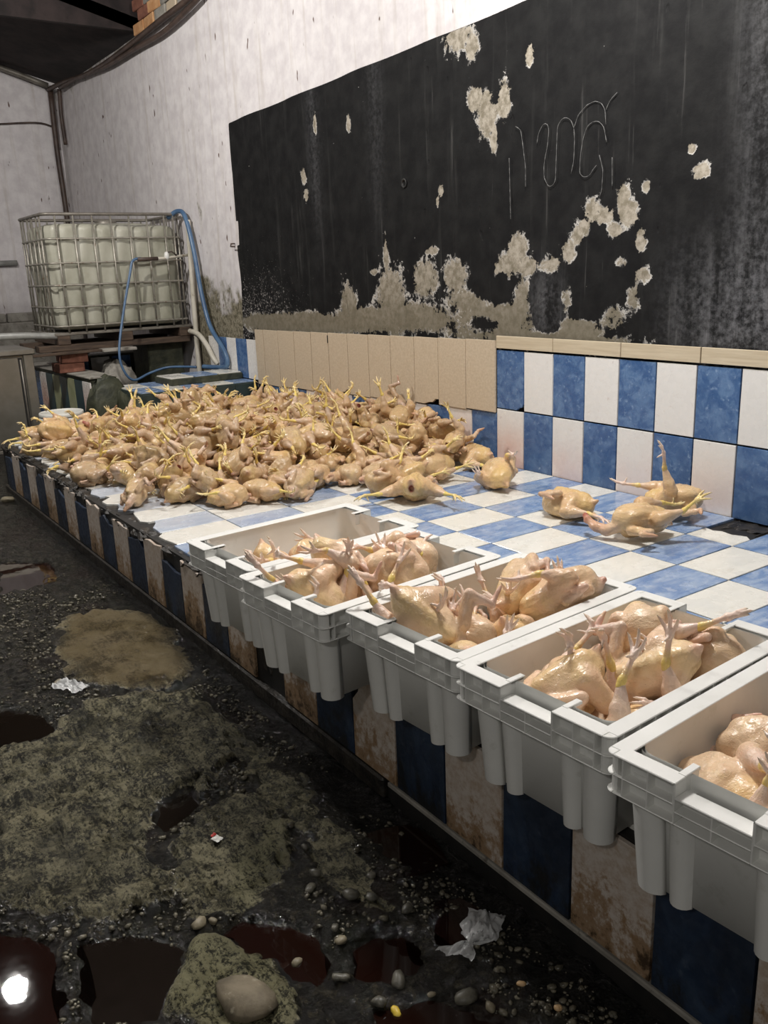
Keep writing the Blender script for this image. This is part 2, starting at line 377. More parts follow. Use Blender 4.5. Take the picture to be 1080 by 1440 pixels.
def surface_nets(field, lo, hi, h):
    n = np.ceil((hi - lo) / h).astype(int) + 1
    ax = [lo[i] + h * np.arange(n[i]) for i in range(3)]
    G = np.stack(np.meshgrid(*ax, indexing='ij'), -1).reshape(-1, 3)
    F = field(G).reshape(n)
    ins = F < 0
    c = [slice(0, -1), slice(1, None)]
    cs = np.zeros(n - 1, int); corner = {}
    for i in (0, 1):
        for j in (0, 1):
            for k in (0, 1):
                s = (c[i], c[j], c[k]); corner[i, j, k] = s; cs += ins[s]
    act = (cs > 0) & (cs < 8)
    idx = np.full(n - 1, -1); m = act.sum(); idx[act] = np.arange(m)
    cell = np.argwhere(act)
    acc = np.zeros((m, 3)); cnt = np.zeros(m)
    keys = list(corner)
    for a in keys:
        for ax_ in range(3):
            if a[ax_] == 1:
                continue
            b = list(a); b[ax_] = 1; b = tuple(b)
            fa = F[tuple((cell + a).T)]; fb = F[tuple((cell + b).T)]
            x = (fa < 0) != (fb < 0)
            t = np.where(x, fa / np.where(x, fa - fb, 1), 0)
            p = np.tile(np.array(a, float), (m, 1)); p[:, ax_] += t
            acc[x] += p[x]; cnt[x] += 1
    vert = lo + h * (cell + acc / cnt[:, None])
    faces = []
    for ax_ in range(3):
        u, v = (ax_ + 1) % 3, (ax_ + 2) % 3
        s0 = [slice(None)] * 3; s1 = [slice(None)] * 3
        s0[ax_] = slice(0, -1); s1[ax_] = slice(1, None)
        A = ins[tuple(s0)]; B = ins[tuple(s1)]
        e = np.argwhere(A != B)
        ok = (e[:, u] > 0) & (e[:, v] > 0) & (e[:, u] < n[u] - 1) & (e[:, v] < n[v] - 1)
        e = e[ok]
        q = []
        for du, dv in ((-1, -1), (0, -1), (0, 0), (-1, 0)):
            d = e.copy(); d[:, u] += du; d[:, v] += dv
            q.append(idx[tuple(d.T)])
        q = np.stack(q, 1)
        flip = ~A[tuple(e.T)]
        q[flip] = q[flip][:, ::-1]
        faces.append(q)
    return vert, np.concatenate(faces)

class Blob:
    """a list of soft primitives, each with a skin colour"""
    def __init__(s): s.p = []; s.cut = []
    def cap(s, a, b, r0, r1, col, k=.012): s.p.append((lambda P, a=np.array(a, float), b=np.array(b, float): sd_capsule(P, a, b, r0, r1), k, col, np.minimum(a, b) - max(r0, r1), np.maximum(a, b) + max(r0, r1)))
    def ell(s, c, r, col, k=.02, rot=None):
        c = np.array(c, float); r = np.array(r, float); m = r.max()
        s.p.append((lambda P: sd_ellipsoid(P, c, r, rot), k, col, c - m, c + m))
    def hole(s, c, r, k=.008): s.cut.append((np.array(c, float), np.array(r, float), k))
    def field(s, P, seed, amp):
        d = None
        for f, k, col, *_ in s.p:
            x = f(P)
            if d is None: d = x; continue
            h = np.maximum(k - np.abs(d - x), 0) / k
            d = np.minimum(d, x) - h * h * k * .25
        for c, r, k in s.cut:
            x = -sd_ellipsoid(P, c, r)
            h = np.maximum(k - np.abs(d - x), 0) / k
            d = np.maximum(d, x) + h * h * k * .25
        if amp:
            rs = np.random.RandomState(seed)
            for i in range(7):
                w = rs.normal(size=3); w *= (70 + 190 * rs.rand()) / np.linalg.norm(w)
                d = d + amp * .42 * np.sin(P @ w + rs.rand() * 6.28)
        return d
    def mesh(s, name, h, seed=0, amp=.0011):
        lo = np.min([p[3] for p in s.p], 0) - 2.5 * h; hi = np.max([p[4] for p in s.p], 0) + 2.5 * h
        v, f = surface_nets(lambda P: s.field(P, seed, amp), lo, hi, h)
        # colour: soft vote of the nearest primitives
        W = np.zeros(len(v)); C_ = np.zeros((len(v), 3))
        for fn, k, col, *_ in s.p:
            w = np.exp(-np.maximum(fn(v), 0) / .006) + 1e-9
            W += w; C_ += w[:, None] * np.array(col)
        C_ /= W[:, None]
        for c, r, k in s.cut:
            w = np.clip(1 - sd_ellipsoid(v, c, r * 1.0) / .008, 0, 1)[:, None]
            C_ = C_ * (1 - w) + w * np.array((.30, .08, .06))
        me = bpy.data.meshes.new(name)
        me.vertices.add(len(v)); me.vertices.foreach_set('co', v.astype(np.float32).ravel())
        me.loops.add(f.size); me.loops.foreach_set('vertex_index', f.astype(np.int32).ravel())
        me.polygons.add(len(f)); me.polygons.foreach_set('loop_start', (np.arange(len(f)) * 4).astype(np.int32))
        me.polygons.foreach_set('use_smooth', np.ones(len(f), bool))
        me.update(calc_edges=True)
        at = me.attributes.new('tint', 'FLOAT_COLOR', 'POINT')
        at.data.foreach_set('color', np.concatenate([C_, np.ones((len(v), 1))], 1).astype(np.float32).ravel())
        return me

# ---------------------------------------------------------------- plucked chickens
CREAM = (.74, .56, .33); FAT = (.75, .56, .27); PINK = (.70, .45, .31); RED = (.42, .13, .10); PALE = (.76, .59, .43); THIGH = (.72, .52, .31)
YEL = (.78, .59, .17); SHANK = (.80, .56, .44); TOE = (.84, .66, .56); CLAW = (.70, .60, .45)

def foot_mesh(name, spread, curl, yellow):
    """shank from the hock at the origin along +x, three forward toes and a hind toe"""
    b = Blob()
    y2 = YEL if yellow else SHANK; t2 = (.78, .61, .27) if yellow else TOE
    b.cap((-.012, 0, 0), (.004, 0, 0), .0095, .0105, YEL)
    b.cap((0, 0, 0), (.022, 0, 0), .0095, .0072, YEL, .006)
    b.cap((.020, 0, 0), (.066, 0, .001), .0072, .0066, y2, .004)
    b.ell((.070, 0, 0), (.011, .012, .008), t2, .006)
    for ang, L in ((-spread, .9), (0, 1.12), (spread, .95)):
        d1 = V3(math.cos(ang) * math.cos(curl * .5), math.sin(ang), -math.sin(curl * .5))
        d2 = V3(math.cos(ang) * math.cos(curl * 1.4), math.sin(ang) * .8, -math.sin(curl * 1.4))
        d1 /= np.linalg.norm(d1); d2 /= np.linalg.norm(d2)
        p0 = V3(.070, math.sin(ang) * .006, 0); p1 = p0 + d1 * .027 * L; p2 = p1 + d2 * .022 * L; p3 = p2 + (d2 + V3(0, 0, -.4)) * .008
        b.cap(p0, p1, .0056, .0047, t2, .004); b.cap(p1, p2, .0052, .0036, t2, .002); b.cap(p2, p3, .0030, .0014, CLAW, .002)
    b.cap((.064, 0, -.002), (.056, .004, -.022), .0048, .0036, t2, .004)
    b.cap((.056, .004, -.022), (.052, .005, -.030), .0028, .0014, CLAW, .002)
    return b.mesh(name, .0022, 3, 0)

def chicken_body(name, legs, wings, neck, plump=1.0, cavity=True, seed=0, h=.0042):
    """torso along x (neck end +x), back up (+z). legs: (knee, hock) per side; wings: (elbow, wrist, tip) per side; one continuous skin"""
    b = Blob()
    b.ell((.035, 0, -.008), (.088, .066 * plump, .060 * plump), CREAM, .02, rot_y(.12))
    b.ell((-.055, 0, -.004), (.078, .056 * plump, .052), FAT, .045)
    b.cap((.095, 0, -.040), (-.02, 0, -.064 * plump), .014, .010, CREAM, .03)          # keel
    b.ell((.02, .028, -.040), (.07, .036, .030), CREAM, .016, rot_z(.18)); b.ell((.02, -.028, -.040), (.07, .036, .030), CREAM, .016, rot_z(-.18))
    b.cap((.06, 0, .048), (-.09, 0, .040), .014, .012, FAT, .03)                          # spine
    b.cap((-.108, 0, .010), (-.134, 0, .024), .020, .010, THIGH, .022); b.cap((-.134, 0, .024), (-.147, 0, .031), .009, .005, PINK, .008)   # tail nub
    for i, (kn, hk) in enumerate(legs):
        s = 1 if i == 0 else -1
        hip = V3(-.045, s * .040, .0); kn = V3(*kn); hk = V3(*hk)
        b.cap(hip, kn, .042, .028, THIGH, .014)
        mid = kn + (hk - kn) * .35
        b.cap(kn, mid, .028, .024, THIGH, .010); b.cap(mid, hk, .024, .0095, PALE, .008)
    for i, (el, wr, tp) in enumerate(wings):
        s = 1 if i == 0 else -1
        sh = V3(.072, s * .055, .018); el = V3(*el); wr = V3(*wr); tp = V3(*tp)
        b.cap(sh, el, .021, .0145, THIGH, .012); b.cap(el, wr, .0140, .0115, PALE, .005); b.cap(wr, tp, .0115, .0050, PINK, .004)
        b.cap(sh * .5 + el * .5, wr * .6 + el * .4, .006, .006, PALE, .012)
    if neck is not None:
        pts = [V3(.105, 0, .012)] + [V3(*p) for p in neck]
        rr = np.linspace(.026, .011, len(pts))
        for j in range(len(pts) - 1):
            b.cap(pts[j], pts[j + 1], rr[j], rr[j + 1], (CREAM, PALE, PINK, PINK, RED)[min(j + 1, 4)], .012)
        e = pts[-1] + (pts[-1] - pts[-2]) * .08
        b.ell(e, (.011, .011, .010), RED, .004)
    if cavity:
        b.hole((-.136, 0, -.012), (.028, .011, .016))
    return b.mesh(name, h, seed)

def frame_q(d, up):
    d = d / np.linalg.norm(d); z = up - d * (up @ d); z /= np.linalg.norm(z); y = np.cross(z, d)
    return Matrix(np.stack([d, y, z], 1).tolist()).to_quaternion()

FOLD = [((.0, .080, .030), (.066, .092, .012), (.010, .095, .000)), ((.0, -.080, .030), (.066, -.092, .012), (.010, -.095, .000))]
TUCK = [((.005, .082, .005), (.075, .085, -.02), (.03, .09, -.035)), ((.005, -.082, .005), (.075, -.085, -.02), (.03, -.09, -.035))]
OPEN_L = [((.030, .128, .030), (.098, .150, .015), (.085, .205, .010)), FOLD[1]]
OPEN_R = [FOLD[0], ((.030, -.128, .010), (.090, -.160, .0), (.040, -.190, .005))]
BOTH = [((.04, .125, .02), (.10, .14, .0), (.10, .19, .0)), ((.02, -.12, .03), (.09, -.14, .02), (.05, -.18, .01))]
# legs: knee, hock, shank direction, toe-up direction, foot kind
POSES = {
 'legs_back':  dict(legs=[((-.055, .082, -.045), (-.155, .066, -.035)), ((-.05, -.082, -.04), (-.15, -.074, -.05))], feet=[((-1, .1, -.1), (0, 0, 1), 0), ((-1, -.2, .05), (0, 0, 1), 1)], wings=FOLD, neck=[(.14, .01, .015)], cavity=False),
 'legs_splayed': dict(legs=[((-.02, .105, -.025), (-.085, .165, -.04)), ((-.02, -.105, -.025), (-.10, -.160, -.035))], feet=[((-.5, 1, -.1), (0, 0, 1), 0), ((-.8, -.8, -.1), (0, 0, 1), 0)], wings=FOLD, neck=None, cavity=True),
 'knees_up':   dict(legs=[((.010, .082, -.055), (-.075, .075, -.085)), ((.010, -.082, -.055), (-.08, -.070, -.085))], feet=[((-.25, .1, -1), (1, 0, 0), 1), ((-.45, -.2, -1), (1, 0, 0), 0)], wings=TUCK, neck=None, cavity=False),
 'leg_crossed': dict(legs=[((-.01, .090, -.045), (-.105, .040, -.085)), ((-.055, -.080, -.045), (-.155, -.055, -.05))], feet=[((-1, -.5, -.5), (0, 0, 1), 1), ((-1, .25, .1), (0, 0, 1), 2)], wings=OPEN_L, neck=[(.145, -.02, .01), (.175, -.055, .005)], cavity=False),
 'neck_long':  dict(legs=[((-.05, .080, -.05), (-.15, .085, -.04)), ((-.03, -.090, -.03), (-.12, -.115, -.06))], feet=[((-1, .2, .25), (0, 0, 1), 2), ((-.7, -.3, -.7), (1, 0, 0), 0)], wings=OPEN_R, neck=[(.14, .02, .03), (.17, .06, .02), (.185, .10, .0), (.18, .125, -.01)], cavity=False),
 'hunched':    dict(legs=[((.03, .090, -.03), (-.04, .085, -.075)), ((.025, -.090, -.035), (-.05, -.082, -.075))], feet=[((-1, .3, -.1), (0, 0, 1), 2), ((-1, -.1, -.3), (0, 0, 1), 1)], wings=FOLD, neck=[(.135, .0, .0)], cavity=False),
 'leg_high':   dict(legs=[((-.02, .088, -.065), (-.05, .085, -.165)), ((-.05, -.082, -.04), (-.15, -.07, -.05))], feet=[((-.1, .1, -1), (1, 0, 0), 0), ((-1, 0, -.1), (0, 0, 1), 2)], wings=BOTH, neck=None, cavity=True),
 'both_high':  dict(legs=[((-.06, .078, -.06), (-.12, .075, -.145)), ((-.06, -.078, -.06), (-.135, -.065, -.135))], feet=[((-.3, .2, -1), (1, 0, 0), 0), ((-.7, -.1, -1), (1, 0, 0), 1)], wings=TUCK, neck=None, cavity=False),
}
POSE_NAMES = list(POSES)
_body, _feet = {}, {}
def chicken_parts(pose, pale):
    """shared meshes of a pose and the placing of its feet"""
    P = POSES[pose]
    if pose not in _body:
        _body[pose] = chicken_body('chicken_body_' + pose, P['legs'], P['wings'], P['neck'], 1.0 + .06 * (POSE_NAMES.index(pose) % 3 - 1), P['cavity'], POSE_NAMES.index(pose))
    out = []
    for (kn, hk), (d, up, kind) in zip(P['legs'], P['feet']):
        key = (kind, pale)
        if key not in _feet:
            sp, cu = ((.55, .35), (.32, .9), (.16, .25))[kind]
            _feet[key] = foot_mesh('chicken_foot', sp, cu, not pale)
        out.append((_feet[key], V3(*hk), frame_q(V3(*d), V3(*up))))
    return _body[pose], out
M = make_mats()
rng = random.Random(7)

# ---------------------------------------------------------------- floor
SLAB = {
 'A': ([(-.15, -2.28), (-.1, -2.11), (.1, -1.98), (.49, -1.99), (.68, -2.02), (.74, -2.08), (.8, -2.18), (.74, -2.29), (.56, -2.39), (.21, -2.41)], .020),
 'B': ([(.7, -2.41), (.72, -2.25), (.92, -2.12), (1.07, -2.1), (1.28, -2.17), (1.42, -2.33), (1.44, -2.47), (1.5, -2.53), (1.66, -2.525), (1.73, -2.56), (1.72, -2.63), (1.7, -2.74), (1.62, -2.81), (1.53, -2.87), (1.41, -2.93), (.92, -3.1), (.85, -2.84), (.84, -2.6)], .030),
 'C': ([(1.53, -2.42), (1.48, -2.32), (1.51, -2.24), (1.69, -2.23), (1.82, -2.26), (1.89, -2.36), (1.88, -2.44), (1.85, -2.52), (1.78, -2.515), (1.64, -2.50), (1.56, -2.51)], .024),
 'D': ([(1.91, -2.61), (1.92, -2.53), (1.98, -2.46), (2.07, -2.46), (2.15, -2.44), (2.22, -2.48), (2.18, -2.6), (2.06, -2.68)], .020),
 'E': ([(.97, -2.10), (1.2, -2.09), (1.5, -2.10), (1.8, -2.12), (1.86, -2.16), (1.71, -2.20), (1.5, -2.20), (1.31, -2.17)], .010),
 'F': ([(1.74, -2.2), (1.9, -2.15), (2.05, -2.14), (2.1, -2.19), (2.02, -2.24), (1.9, -2.26)], .006),
}
PUD = [
 ([(1.60, -2.90), (1.66, -2.83), (1.72, -2.80), (1.87, -2.80), (1.95, -2.86), (1.88, -2.98), (1.70, -3.05)], True, 'large dark red puddle mirroring a lamp at the bottom left corner'),
 ([(1.90, -2.51), (1.90, -2.45), (1.96, -2.39), (2.03, -2.34), (2.12, -2.35), (2.15, -2.41), (2.10, -2.44), (2.03, -2.44), (1.97, -2.455)], True, 'red brown puddle curving around the crumbly yellowish concrete lump'),
 ([(2.1, -2.31), (2.09, -2.25), (2.13, -2.20), (2.20, -2.18), (2.24, -2.24), (2.22, -2.30), (2.16, -2.34)], True, 'blood red puddle between the pebbles left of the knotted plastic bag'),
 ([(-1.11, -2.32), (-.94, -2.12), (-.64, -2.17), (-.62, -2.42)], True, 'blackish red puddle on rough floor near the far left edge'),
 ([(2.27, -2.35), (2.31, -2.27), (2.42, -2.18), (2.46, -2.22), (2.34, -2.39)], True, 'brown puddle along the bottom edge right of the yellow scrap'),
 ([(.53, -2.66), (.65, -2.57), (.80, -2.55), (.84, -2.60), (.82, -2.72), (.60, -2.76)], False, 'black puddle beside the curved edge of the biggest slab'),
 ([(1.76, -2.76), (1.80, -2.66), (1.90, -2.58), (1.96, -2.63), (2.03, -2.70), (1.97, -2.80), (1.86, -2.79)], False, 'dark brown puddle left of the crumbly yellowish concrete lump'),
 ([(2.14, -2.13), (2.15, -2.07), (2.21, -2.07), (2.25, -2.13), (2.20, -2.18)], True, 'small red brown puddle behind the knotted plastic bag'),
 ([(1.85, -2.06), (1.88, -2.00), (1.97, -2.00), (1.95, -2.06)], True, 'small reddish puddle in the gutter under the third crate'),
 ([(1.36, -2.44), (1.36, -2.34), (1.44, -2.34), (1.49, -2.46), (1.45, -2.48)], False, 'narrow dark water pool in the cleft between two slabs'),
]
def build_floor():
    xs = np.concatenate([np.arange(-9, -3.0, .15), np.arange(-3.0, .2, .02), np.arange(.2, 2.8, .006), np.arange(2.9, 4.6, .08)])
    ys = np.concatenate([np.arange(-6.0, -3.1, .15), np.arange(-3.1, -1.90, .0065), np.arange(-1.90, .31, .1)])
    X, Y = np.meshgrid(xs, ys, indexing='ij'); x = X.ravel(); y = Y.ravel()
    z = .004 + (fbm(x, y, 9, 1, 5) - .5) * .030 + (fbm(x, y, 45, 8, 3) - .5) * .016
    slab = np.zeros_like(x)
    wob = (fbm(x, y, 7, 21, 5) - .5) * .12 + (fbm(x, y, 30, 25, 3) - .5) * .06
    for k, (poly, h) in SLAB.items():
        d = sdpoly(x, y, poly) + wob
        m = sstep(.018, -.018, d)
        top = h + (fbm(x, y, 11, 31, 5) - .5) * (.014 if k == 'A' else .040) + (fbm(x, y, 38, 35, 4) - .5) * (.006 if k == 'A' else .018) + np.abs(fbm(x * .5 + y, y * .5 - x, 9, 52, 4) - .5) * (-.05 if k != 'A' else 0)
        z = z * (1 - m) + top * m
        slab = np.maximum(slab, sstep(.03, -.03, d))
    pits = sstep(.56, .66, fbm(x, y, 11, 61, 3)) * slab
    z -= pits * .010
    gut = sstep(-2.14, -2.03, y + (fbm(x, y, 8, 41, 3) - .5) * .10) * sstep(.1, .9, x)
    gut2 = sstep(-2.02, -1.96, y) * sstep(-2.8, -1, x)
    gut = np.maximum(gut, gut2 * .75)
    z -= gut * .022
    for poly, red, lab in PUD:
        d = sdpoly(x, y, poly) + wob * .45
        m = sstep(.02, -.03, d)
        z = z * (1 - m) + (-.026) * m; slab *= 1 - sstep(.02, -.02, d)
    far = sstep(3.0, 3.2, x) + sstep(-1.86, -1.84, y)
    z = np.where(far > .5, -.012, z)
    n0, n1 = len(xs), len(ys)
    i = np.arange(n0 * n1).reshape(n0, n1)
    q = np.stack([i[:-1, :-1], i[1:, :-1], i[1:, 1:], i[:-1, 1:]], -1).reshape(-1, 4)
    me = bpy.data.meshes.new('floor')
    me.vertices.add(len(x)); me.vertices.foreach_set('co', np.stack([x, y, z], 1).astype(np.float32).ravel())
    me.loops.add(q.size); me.loops.foreach_set('vertex_index', q.astype(np.int32).ravel())
    me.polygons.add(len(q)); me.polygons.foreach_set('loop_start', (np.arange(len(q)) * 4).astype(np.int32))
    me.polygons.foreach_set('use_smooth', np.ones(len(q), bool)); me.update(calc_edges=True)
    tan = sstep(.05, -.06, sdpoly(x, y, SLAB['A'][0]) + wob)
    moss = np.maximum(sstep(.05, -.05, sdpoly(x, y, SLAB['D'][0]) + wob), .75 * sstep(.55, .64, fbm(x, y, 4, 77, 3)) * sstep(.03, -.06, sdpoly(x, y, SLAB['C'][0]) + wob))
    for n, v in (('slab', slab), ('tan', tan), ('moss', moss), ('gutter', gut)):
        me.attributes.new(n, 'FLOAT', 'POINT').data.foreach_set('value', v.astype(np.float32))
    return struct(obj('floor', me, M['floor']))
build_floor()
for poly, red, lab in PUD:
    cx = sum(p[0] for p in poly) / len(poly); cy = sum(p[1] for p in poly) / len(poly)
    n = 28; P = []
    for k in range(n):          # rounded outline a little wider than its hollow
        t = k / n * len(poly); a = int(t); f = t - a
        a0 = poly[a]; a1 = poly[(a + 1) % len(poly)]; px = a0[0] + (a1[0] - a0[0]) * f - cx; py = a0[1] + (a1[1] - a0[1]) * f - cy
        L = math.hypot(px, py); P.append((px * (1 + .05 / L), py * (1 + .05 / L)))
    o = obj('puddle', MB().prism(P, -.016, -.009).mesh('puddle'), M['water'] if red else M['dark_water'], loc=(cx, cy, 0))
    tag(o, lab, 'puddle', 'puddles on the wet floor')

# ---------------------------------------------------------------- the long plastered wall with its black dado
WALL_TOP = 3.04 + H
PEEL = [(-.18, 1.80, .06, .06), (-.09, 1.72, .075, .11), (.03, 1.76, .05, .09), (-.04, 1.61, .025, .07), (-.46, 1.405, .022, .035), (-.49, 1.35, .014, .028),
 (.60, 1.22, .05, .055), (.66, 1.20, .07, .04), (.77, 1.26, .035, .07), (.80, 1.20, .055, .06), (.73, 1.13, .045, .045), (.87, 1.09, .03, .055), (.77, 1.0, .045, .045), (.88, .95, .05, .035), (.56, 1.16, .035, .05),
 (.12, 1.06, .07, .10), (.03, .99, .08, .07), (.20, 1.0, .09, .05), (.35, 1.0, .10, .05), (.47, 1.05, .07, .07), (.52, 1.12, .04, .06),
 (-.95, .85, .14, .17), (-.99, 1.08, .025, .12), (-.62, .95, .12, .10), (-.35, .96, .10, .09), (-.2, .84, .22, .06), (.0, .75, .3, .10), (-1.42, .80, .09, .14), (-.75, .75, .35, .07), (-1.25, .72, .30, .07), (-1.9, .68, .5, .06), (-2.5, .66, .4, .06), (.55, .72, .14, .06), (.72, .79, .09, .07), (.47, .86, .05, .10), (.84, .86, .04, .07), (.16, .83, .07, .12), (.30, .66, .5, .035), (-.55, 1.10, .06, .02), (-1.12, 1.0, .035, .02), (-.31, 2.14, .11, .10), (-.20, 2.04, .05, .06), (-1.72, 1.92, .02, .06), (-1.33, 1.86, .02, .05), (-1.9, 1.62, .035, .05), (-1.88, 1.50, .035, .04), (1.15, 1.33, .035, .03), (1.10, 1.42, .02, .02), (.89, 1.30, .02, .025), (.20, 1.93, .03, .05)]
DARK = [(.62, .92, .14, .13), (-.06, .885, .11, .045), (.33, .81, .075, .13), (.02, .94, .03, .03), (.60, .80, .10, .04), (-.12, .72, .09, .03)]
def build_wall():
    xs = np.concatenate([np.arange(-7.25, -3.1, .05), np.arange(-3.1, 1.7, .0125), np.arange(1.7, 4.61, .05)])
    zs = np.concatenate([np.arange(-.40, .5, .05), np.arange(.5, 2.3, .0125), np.arange(2.3, 3.85, .05)])
    X, Z = np.meshgrid(xs, zs, indexing='ij'); x = X.ravel(); z = Z.ravel()
    top = np.where(x < -3.3, 3.03, 3.03 + .9 * sstep(-3.35, -2.6, x))          # the wall stops under the low roof, then runs up
    z = np.minimum(z, top)
    y = (fbm(x, z, 2.5, 3, 3) - .5) * .012
    edge = -2.962 + .035 * (z < 1.41) * (z > 1.23) + .02 * np.sin(z * 9) * .3
    tp = 2.097 + .0165 * (x + 2.96) + .0025 * np.sin(x * 9)
    paint = sstep(-.010, .010, x - edge + .02 * sstep(1.0, .75, z)) * sstep(.010, -.010, z - tp)
    gf = lambda L: np.max([np.exp(-(((x - a) / c) ** 2 + ((z - b) / d) ** 2) * .62) for a, b, c, d in L], 0)
    peel = gf(PEEL) * .88 - gf(DARK) * .75
    peel += sstep(.85, .66, z) * sstep(1.2, .7, x) * .22 * (.4 + fbm(x, z, 3, 15, 3))
    peel *= paint
    damp = sstep(1.25, .45, z + .35 * (fbm(x, z, 4, 9, 4) - .5)) * sstep(-4.2, -3.5, x) * sstep(-2.5, -3.0, x) * .95 + sstep(-4.0, -3.65, x) * sstep(-3.45, -3.7, x) * sstep(2.0, .6, z) * .45
    damp += np.exp(-(((x + 3.62) / .10) ** 2 + ((z - 1.62) / .25) ** 2)) * .35 + sstep(2.75, 3.05, z) * sstep(-3.2, -4.0, x) * .5
    speck = sstep(-1.7, -2.5, x) * sstep(1.75, .7, z) + .55 * sstep(1.25, .7, z) * sstep(.4, -.5, x)
    chalk = sstep(.85, 1.3, x) * sstep(1.25, .72, z) + np.exp(-(((x - 1.42) / .12) ** 2 + ((z - 1.5) / 1.2) ** 2)) * .55 + np.exp(-(((x + 1.75) / .07) ** 2 + ((z - 1.8) / .5) ** 2)) * .5 + np.exp(-(((x + 1.05) / .08) ** 2 + ((z - 1.9) / .5) ** 2)) * .35 + np.exp(-(((x - .33) / .11) ** 2 + ((z - .81) / .16) ** 2)) * .8
    n0, n1 = len(xs), len(zs); i = np.arange(n0 * n1).reshape(n0, n1)
    q = np.stack([i[:-1, :-1], i[1:, :-1], i[1:, 1:], i[:-1, 1:]], -1).reshape(-1, 4)
    me = bpy.data.meshes.new('wall_right')
    me.vertices.add(len(x)); me.vertices.foreach_set('co', np.stack([x, y + .008, z + H], 1).astype(np.float32).ravel())
    me.loops.add(q.size); me.loops.foreach_set('vertex_index', q.astype(np.int32).ravel())
    me.polygons.add(len(q)); me.polygons.foreach_set('loop_start', (np.arange(len(q)) * 4).astype(np.int32))
    me.polygons.foreach_set('use_smooth', np.ones(len(q), bool)); me.update(calc_edges=True)
    for n, v in (('paint', paint), ('peel', peel), ('damp', damp), ('speck', speck), ('chalk', chalk)):
        me.attributes.new(n, 'FLOAT', 'POINT').data.foreach_set('value', np.clip(v, -1, 2).astype(np.float32))
    return struct(obj('wall_right', me, M['wall']))
wall = build_wall()
CHALK = [[(.121, 1.635), (.155, 1.617), (.169, 1.554), (.189, 1.449), (.19, 1.361)],
 [(.263, 1.539), (.272, 1.583), (.303, 1.621), (.33, 1.617), (.339, 1.589), (.332, 1.527), (.31, 1.448), (.311, 1.39), (.339, 1.35), (.362, 1.348), (.384, 1.367), (.389, 1.532), (.392, 1.596), (.417, 1.625), (.447, 1.626), (.473, 1.611), (.491, 1.576), (.496, 1.527), (.494, 1.442), (.479, 1.388)],
 [(.491, 1.576), (.514, 1.625), (.562, 1.657), (.61, 1.666), (.645, 1.652), (.666, 1.621), (.672, 1.565)], [(.67, 1.62), (.688, 1.653), (.728, 1.679)],
 [(.679, 1.494), (.661, 1.558), (.632, 1.584), (.597, 1.587), (.565, 1.569), (.546, 1.526), (.532, 1.455), (.53, 1.383), (.559, 1.365), (.588, 1.371), (.604, 1.39), (.627, 1.41)],
 [(.712, 1.431), (.717, 1.315)], [(.077, 1.502), (.082, 1.38), (.088, 1.224)], [(.641, 1.448), (.664, 1.383), (.659, 1.298), (.644, 1.276)]]
for st in CHALK:
    pts = []
    for a, b in zip(st[:-1], st[1:]):
        L = math.hypot(b[0] - a[0], b[1] - a[1]); n = max(2, int(L / .012))
        pts += [(a[0] + (b[0] - a[0]) * k / n, a[1] + (b[1] - a[1]) * k / n) for k in range(n)]
    pts.append(st[-1])
    sm = [pts[0]] + [tuple((pts[i - 1][c] + 2 * pts[i][c] + pts[i + 1][c]) / 4 for c in (0, 1)) for i in range(1, len(pts) - 1)] + [pts[-1]]
    o = obj('chalk_stroke', MB().tube([(a, 0, b + H) for a, b in sm], [.0014 + .0006 * math.sin(i * 1.7) for i in range(len(sm))], 6).mesh('chalk_stroke'), M['chalk'], wall)
# drilled hole and hook on the black paint
obj('hole', MB().lathe([(.0, -.02), (.012, -.018), (.015, -.002), (.022, .003), (.026, .0)], 14).mesh('hole'), M['core'], wall, (-.78, -.001, 1.47 + H), (R(90), 0, 0))
obj('hook', MB().tube([(0, 0, .02), (0, -.03, .02), (.0, -.035, 0), (.07, -.035, -.004)], .006, 6).mesh('hook'), M['cable'], wall, (-3.0, 0, 1.225 + H))

# ---------------------------------------------------------------- tiles
def tile_mesh(name, w, h, t=.010, g=.0028, poly=None, c=.0015):
    """a glazed tile lying in x-y with its glaze up; chamfered rim"""
    mb = MB(); P = poly or [(-w / 2 + g, -h / 2 + g), (w / 2 - g, -h / 2 + g), (w / 2 - g, h / 2 - g), (-w / 2 + g, h / 2 - g)]
    n = len(P); cx = sum(p[0] for p in P) / n; cy = sum(p[1] for p in P) / n
    s = lambda p: (p[0] - math.copysign(min(c, abs(p[0] - cx)), p[0] - cx), p[1] - math.copysign(min(c, abs(p[1] - cy)), p[1] - cy))
    v = [(a, b, 0) for a, b in P] + [(a, b, t - c) for a, b in P] + [(*s(p), t) for p in P]
    f = [tuple(range(2 * n, 3 * n))]
    for i in range(n):
        j = (i + 1) % n; f += [(i, j, n + j, n + i), (n + i, n + j, 2 * n + j, 2 * n + i)]
    mb.add(v, f); return mb.mesh(name)
_tm = {}
def tile(parent, mat, loc, w, h, face, poly=None, t=.010, name='tile'):
    """face: 'wall' looks to -y, 'top' looks up, 'end' looks to +x"""
    key = (name, M[mat].name, round(w, 3), round(h, 3)) if poly is None else None
    if key and key in _tm: me = _tm[key]
    else:
        me = tile_mesh(name, w, h, t, poly=poly); me.materials.append(M[mat])
        if key: _tm[key] = me
    o = obj(name, me, None, parent)
    j = lambda a: rng.uniform(-a, a)
    o.location = loc
    o.rotation_euler = {'wall': (R(90) + j(.006), j(.003), j(.004)), 'top': (j(.005), j(.005), j(.004)), 'end': (R(90) + j(.006), j(.003), R(90) + j(.004))}[face]
    return o

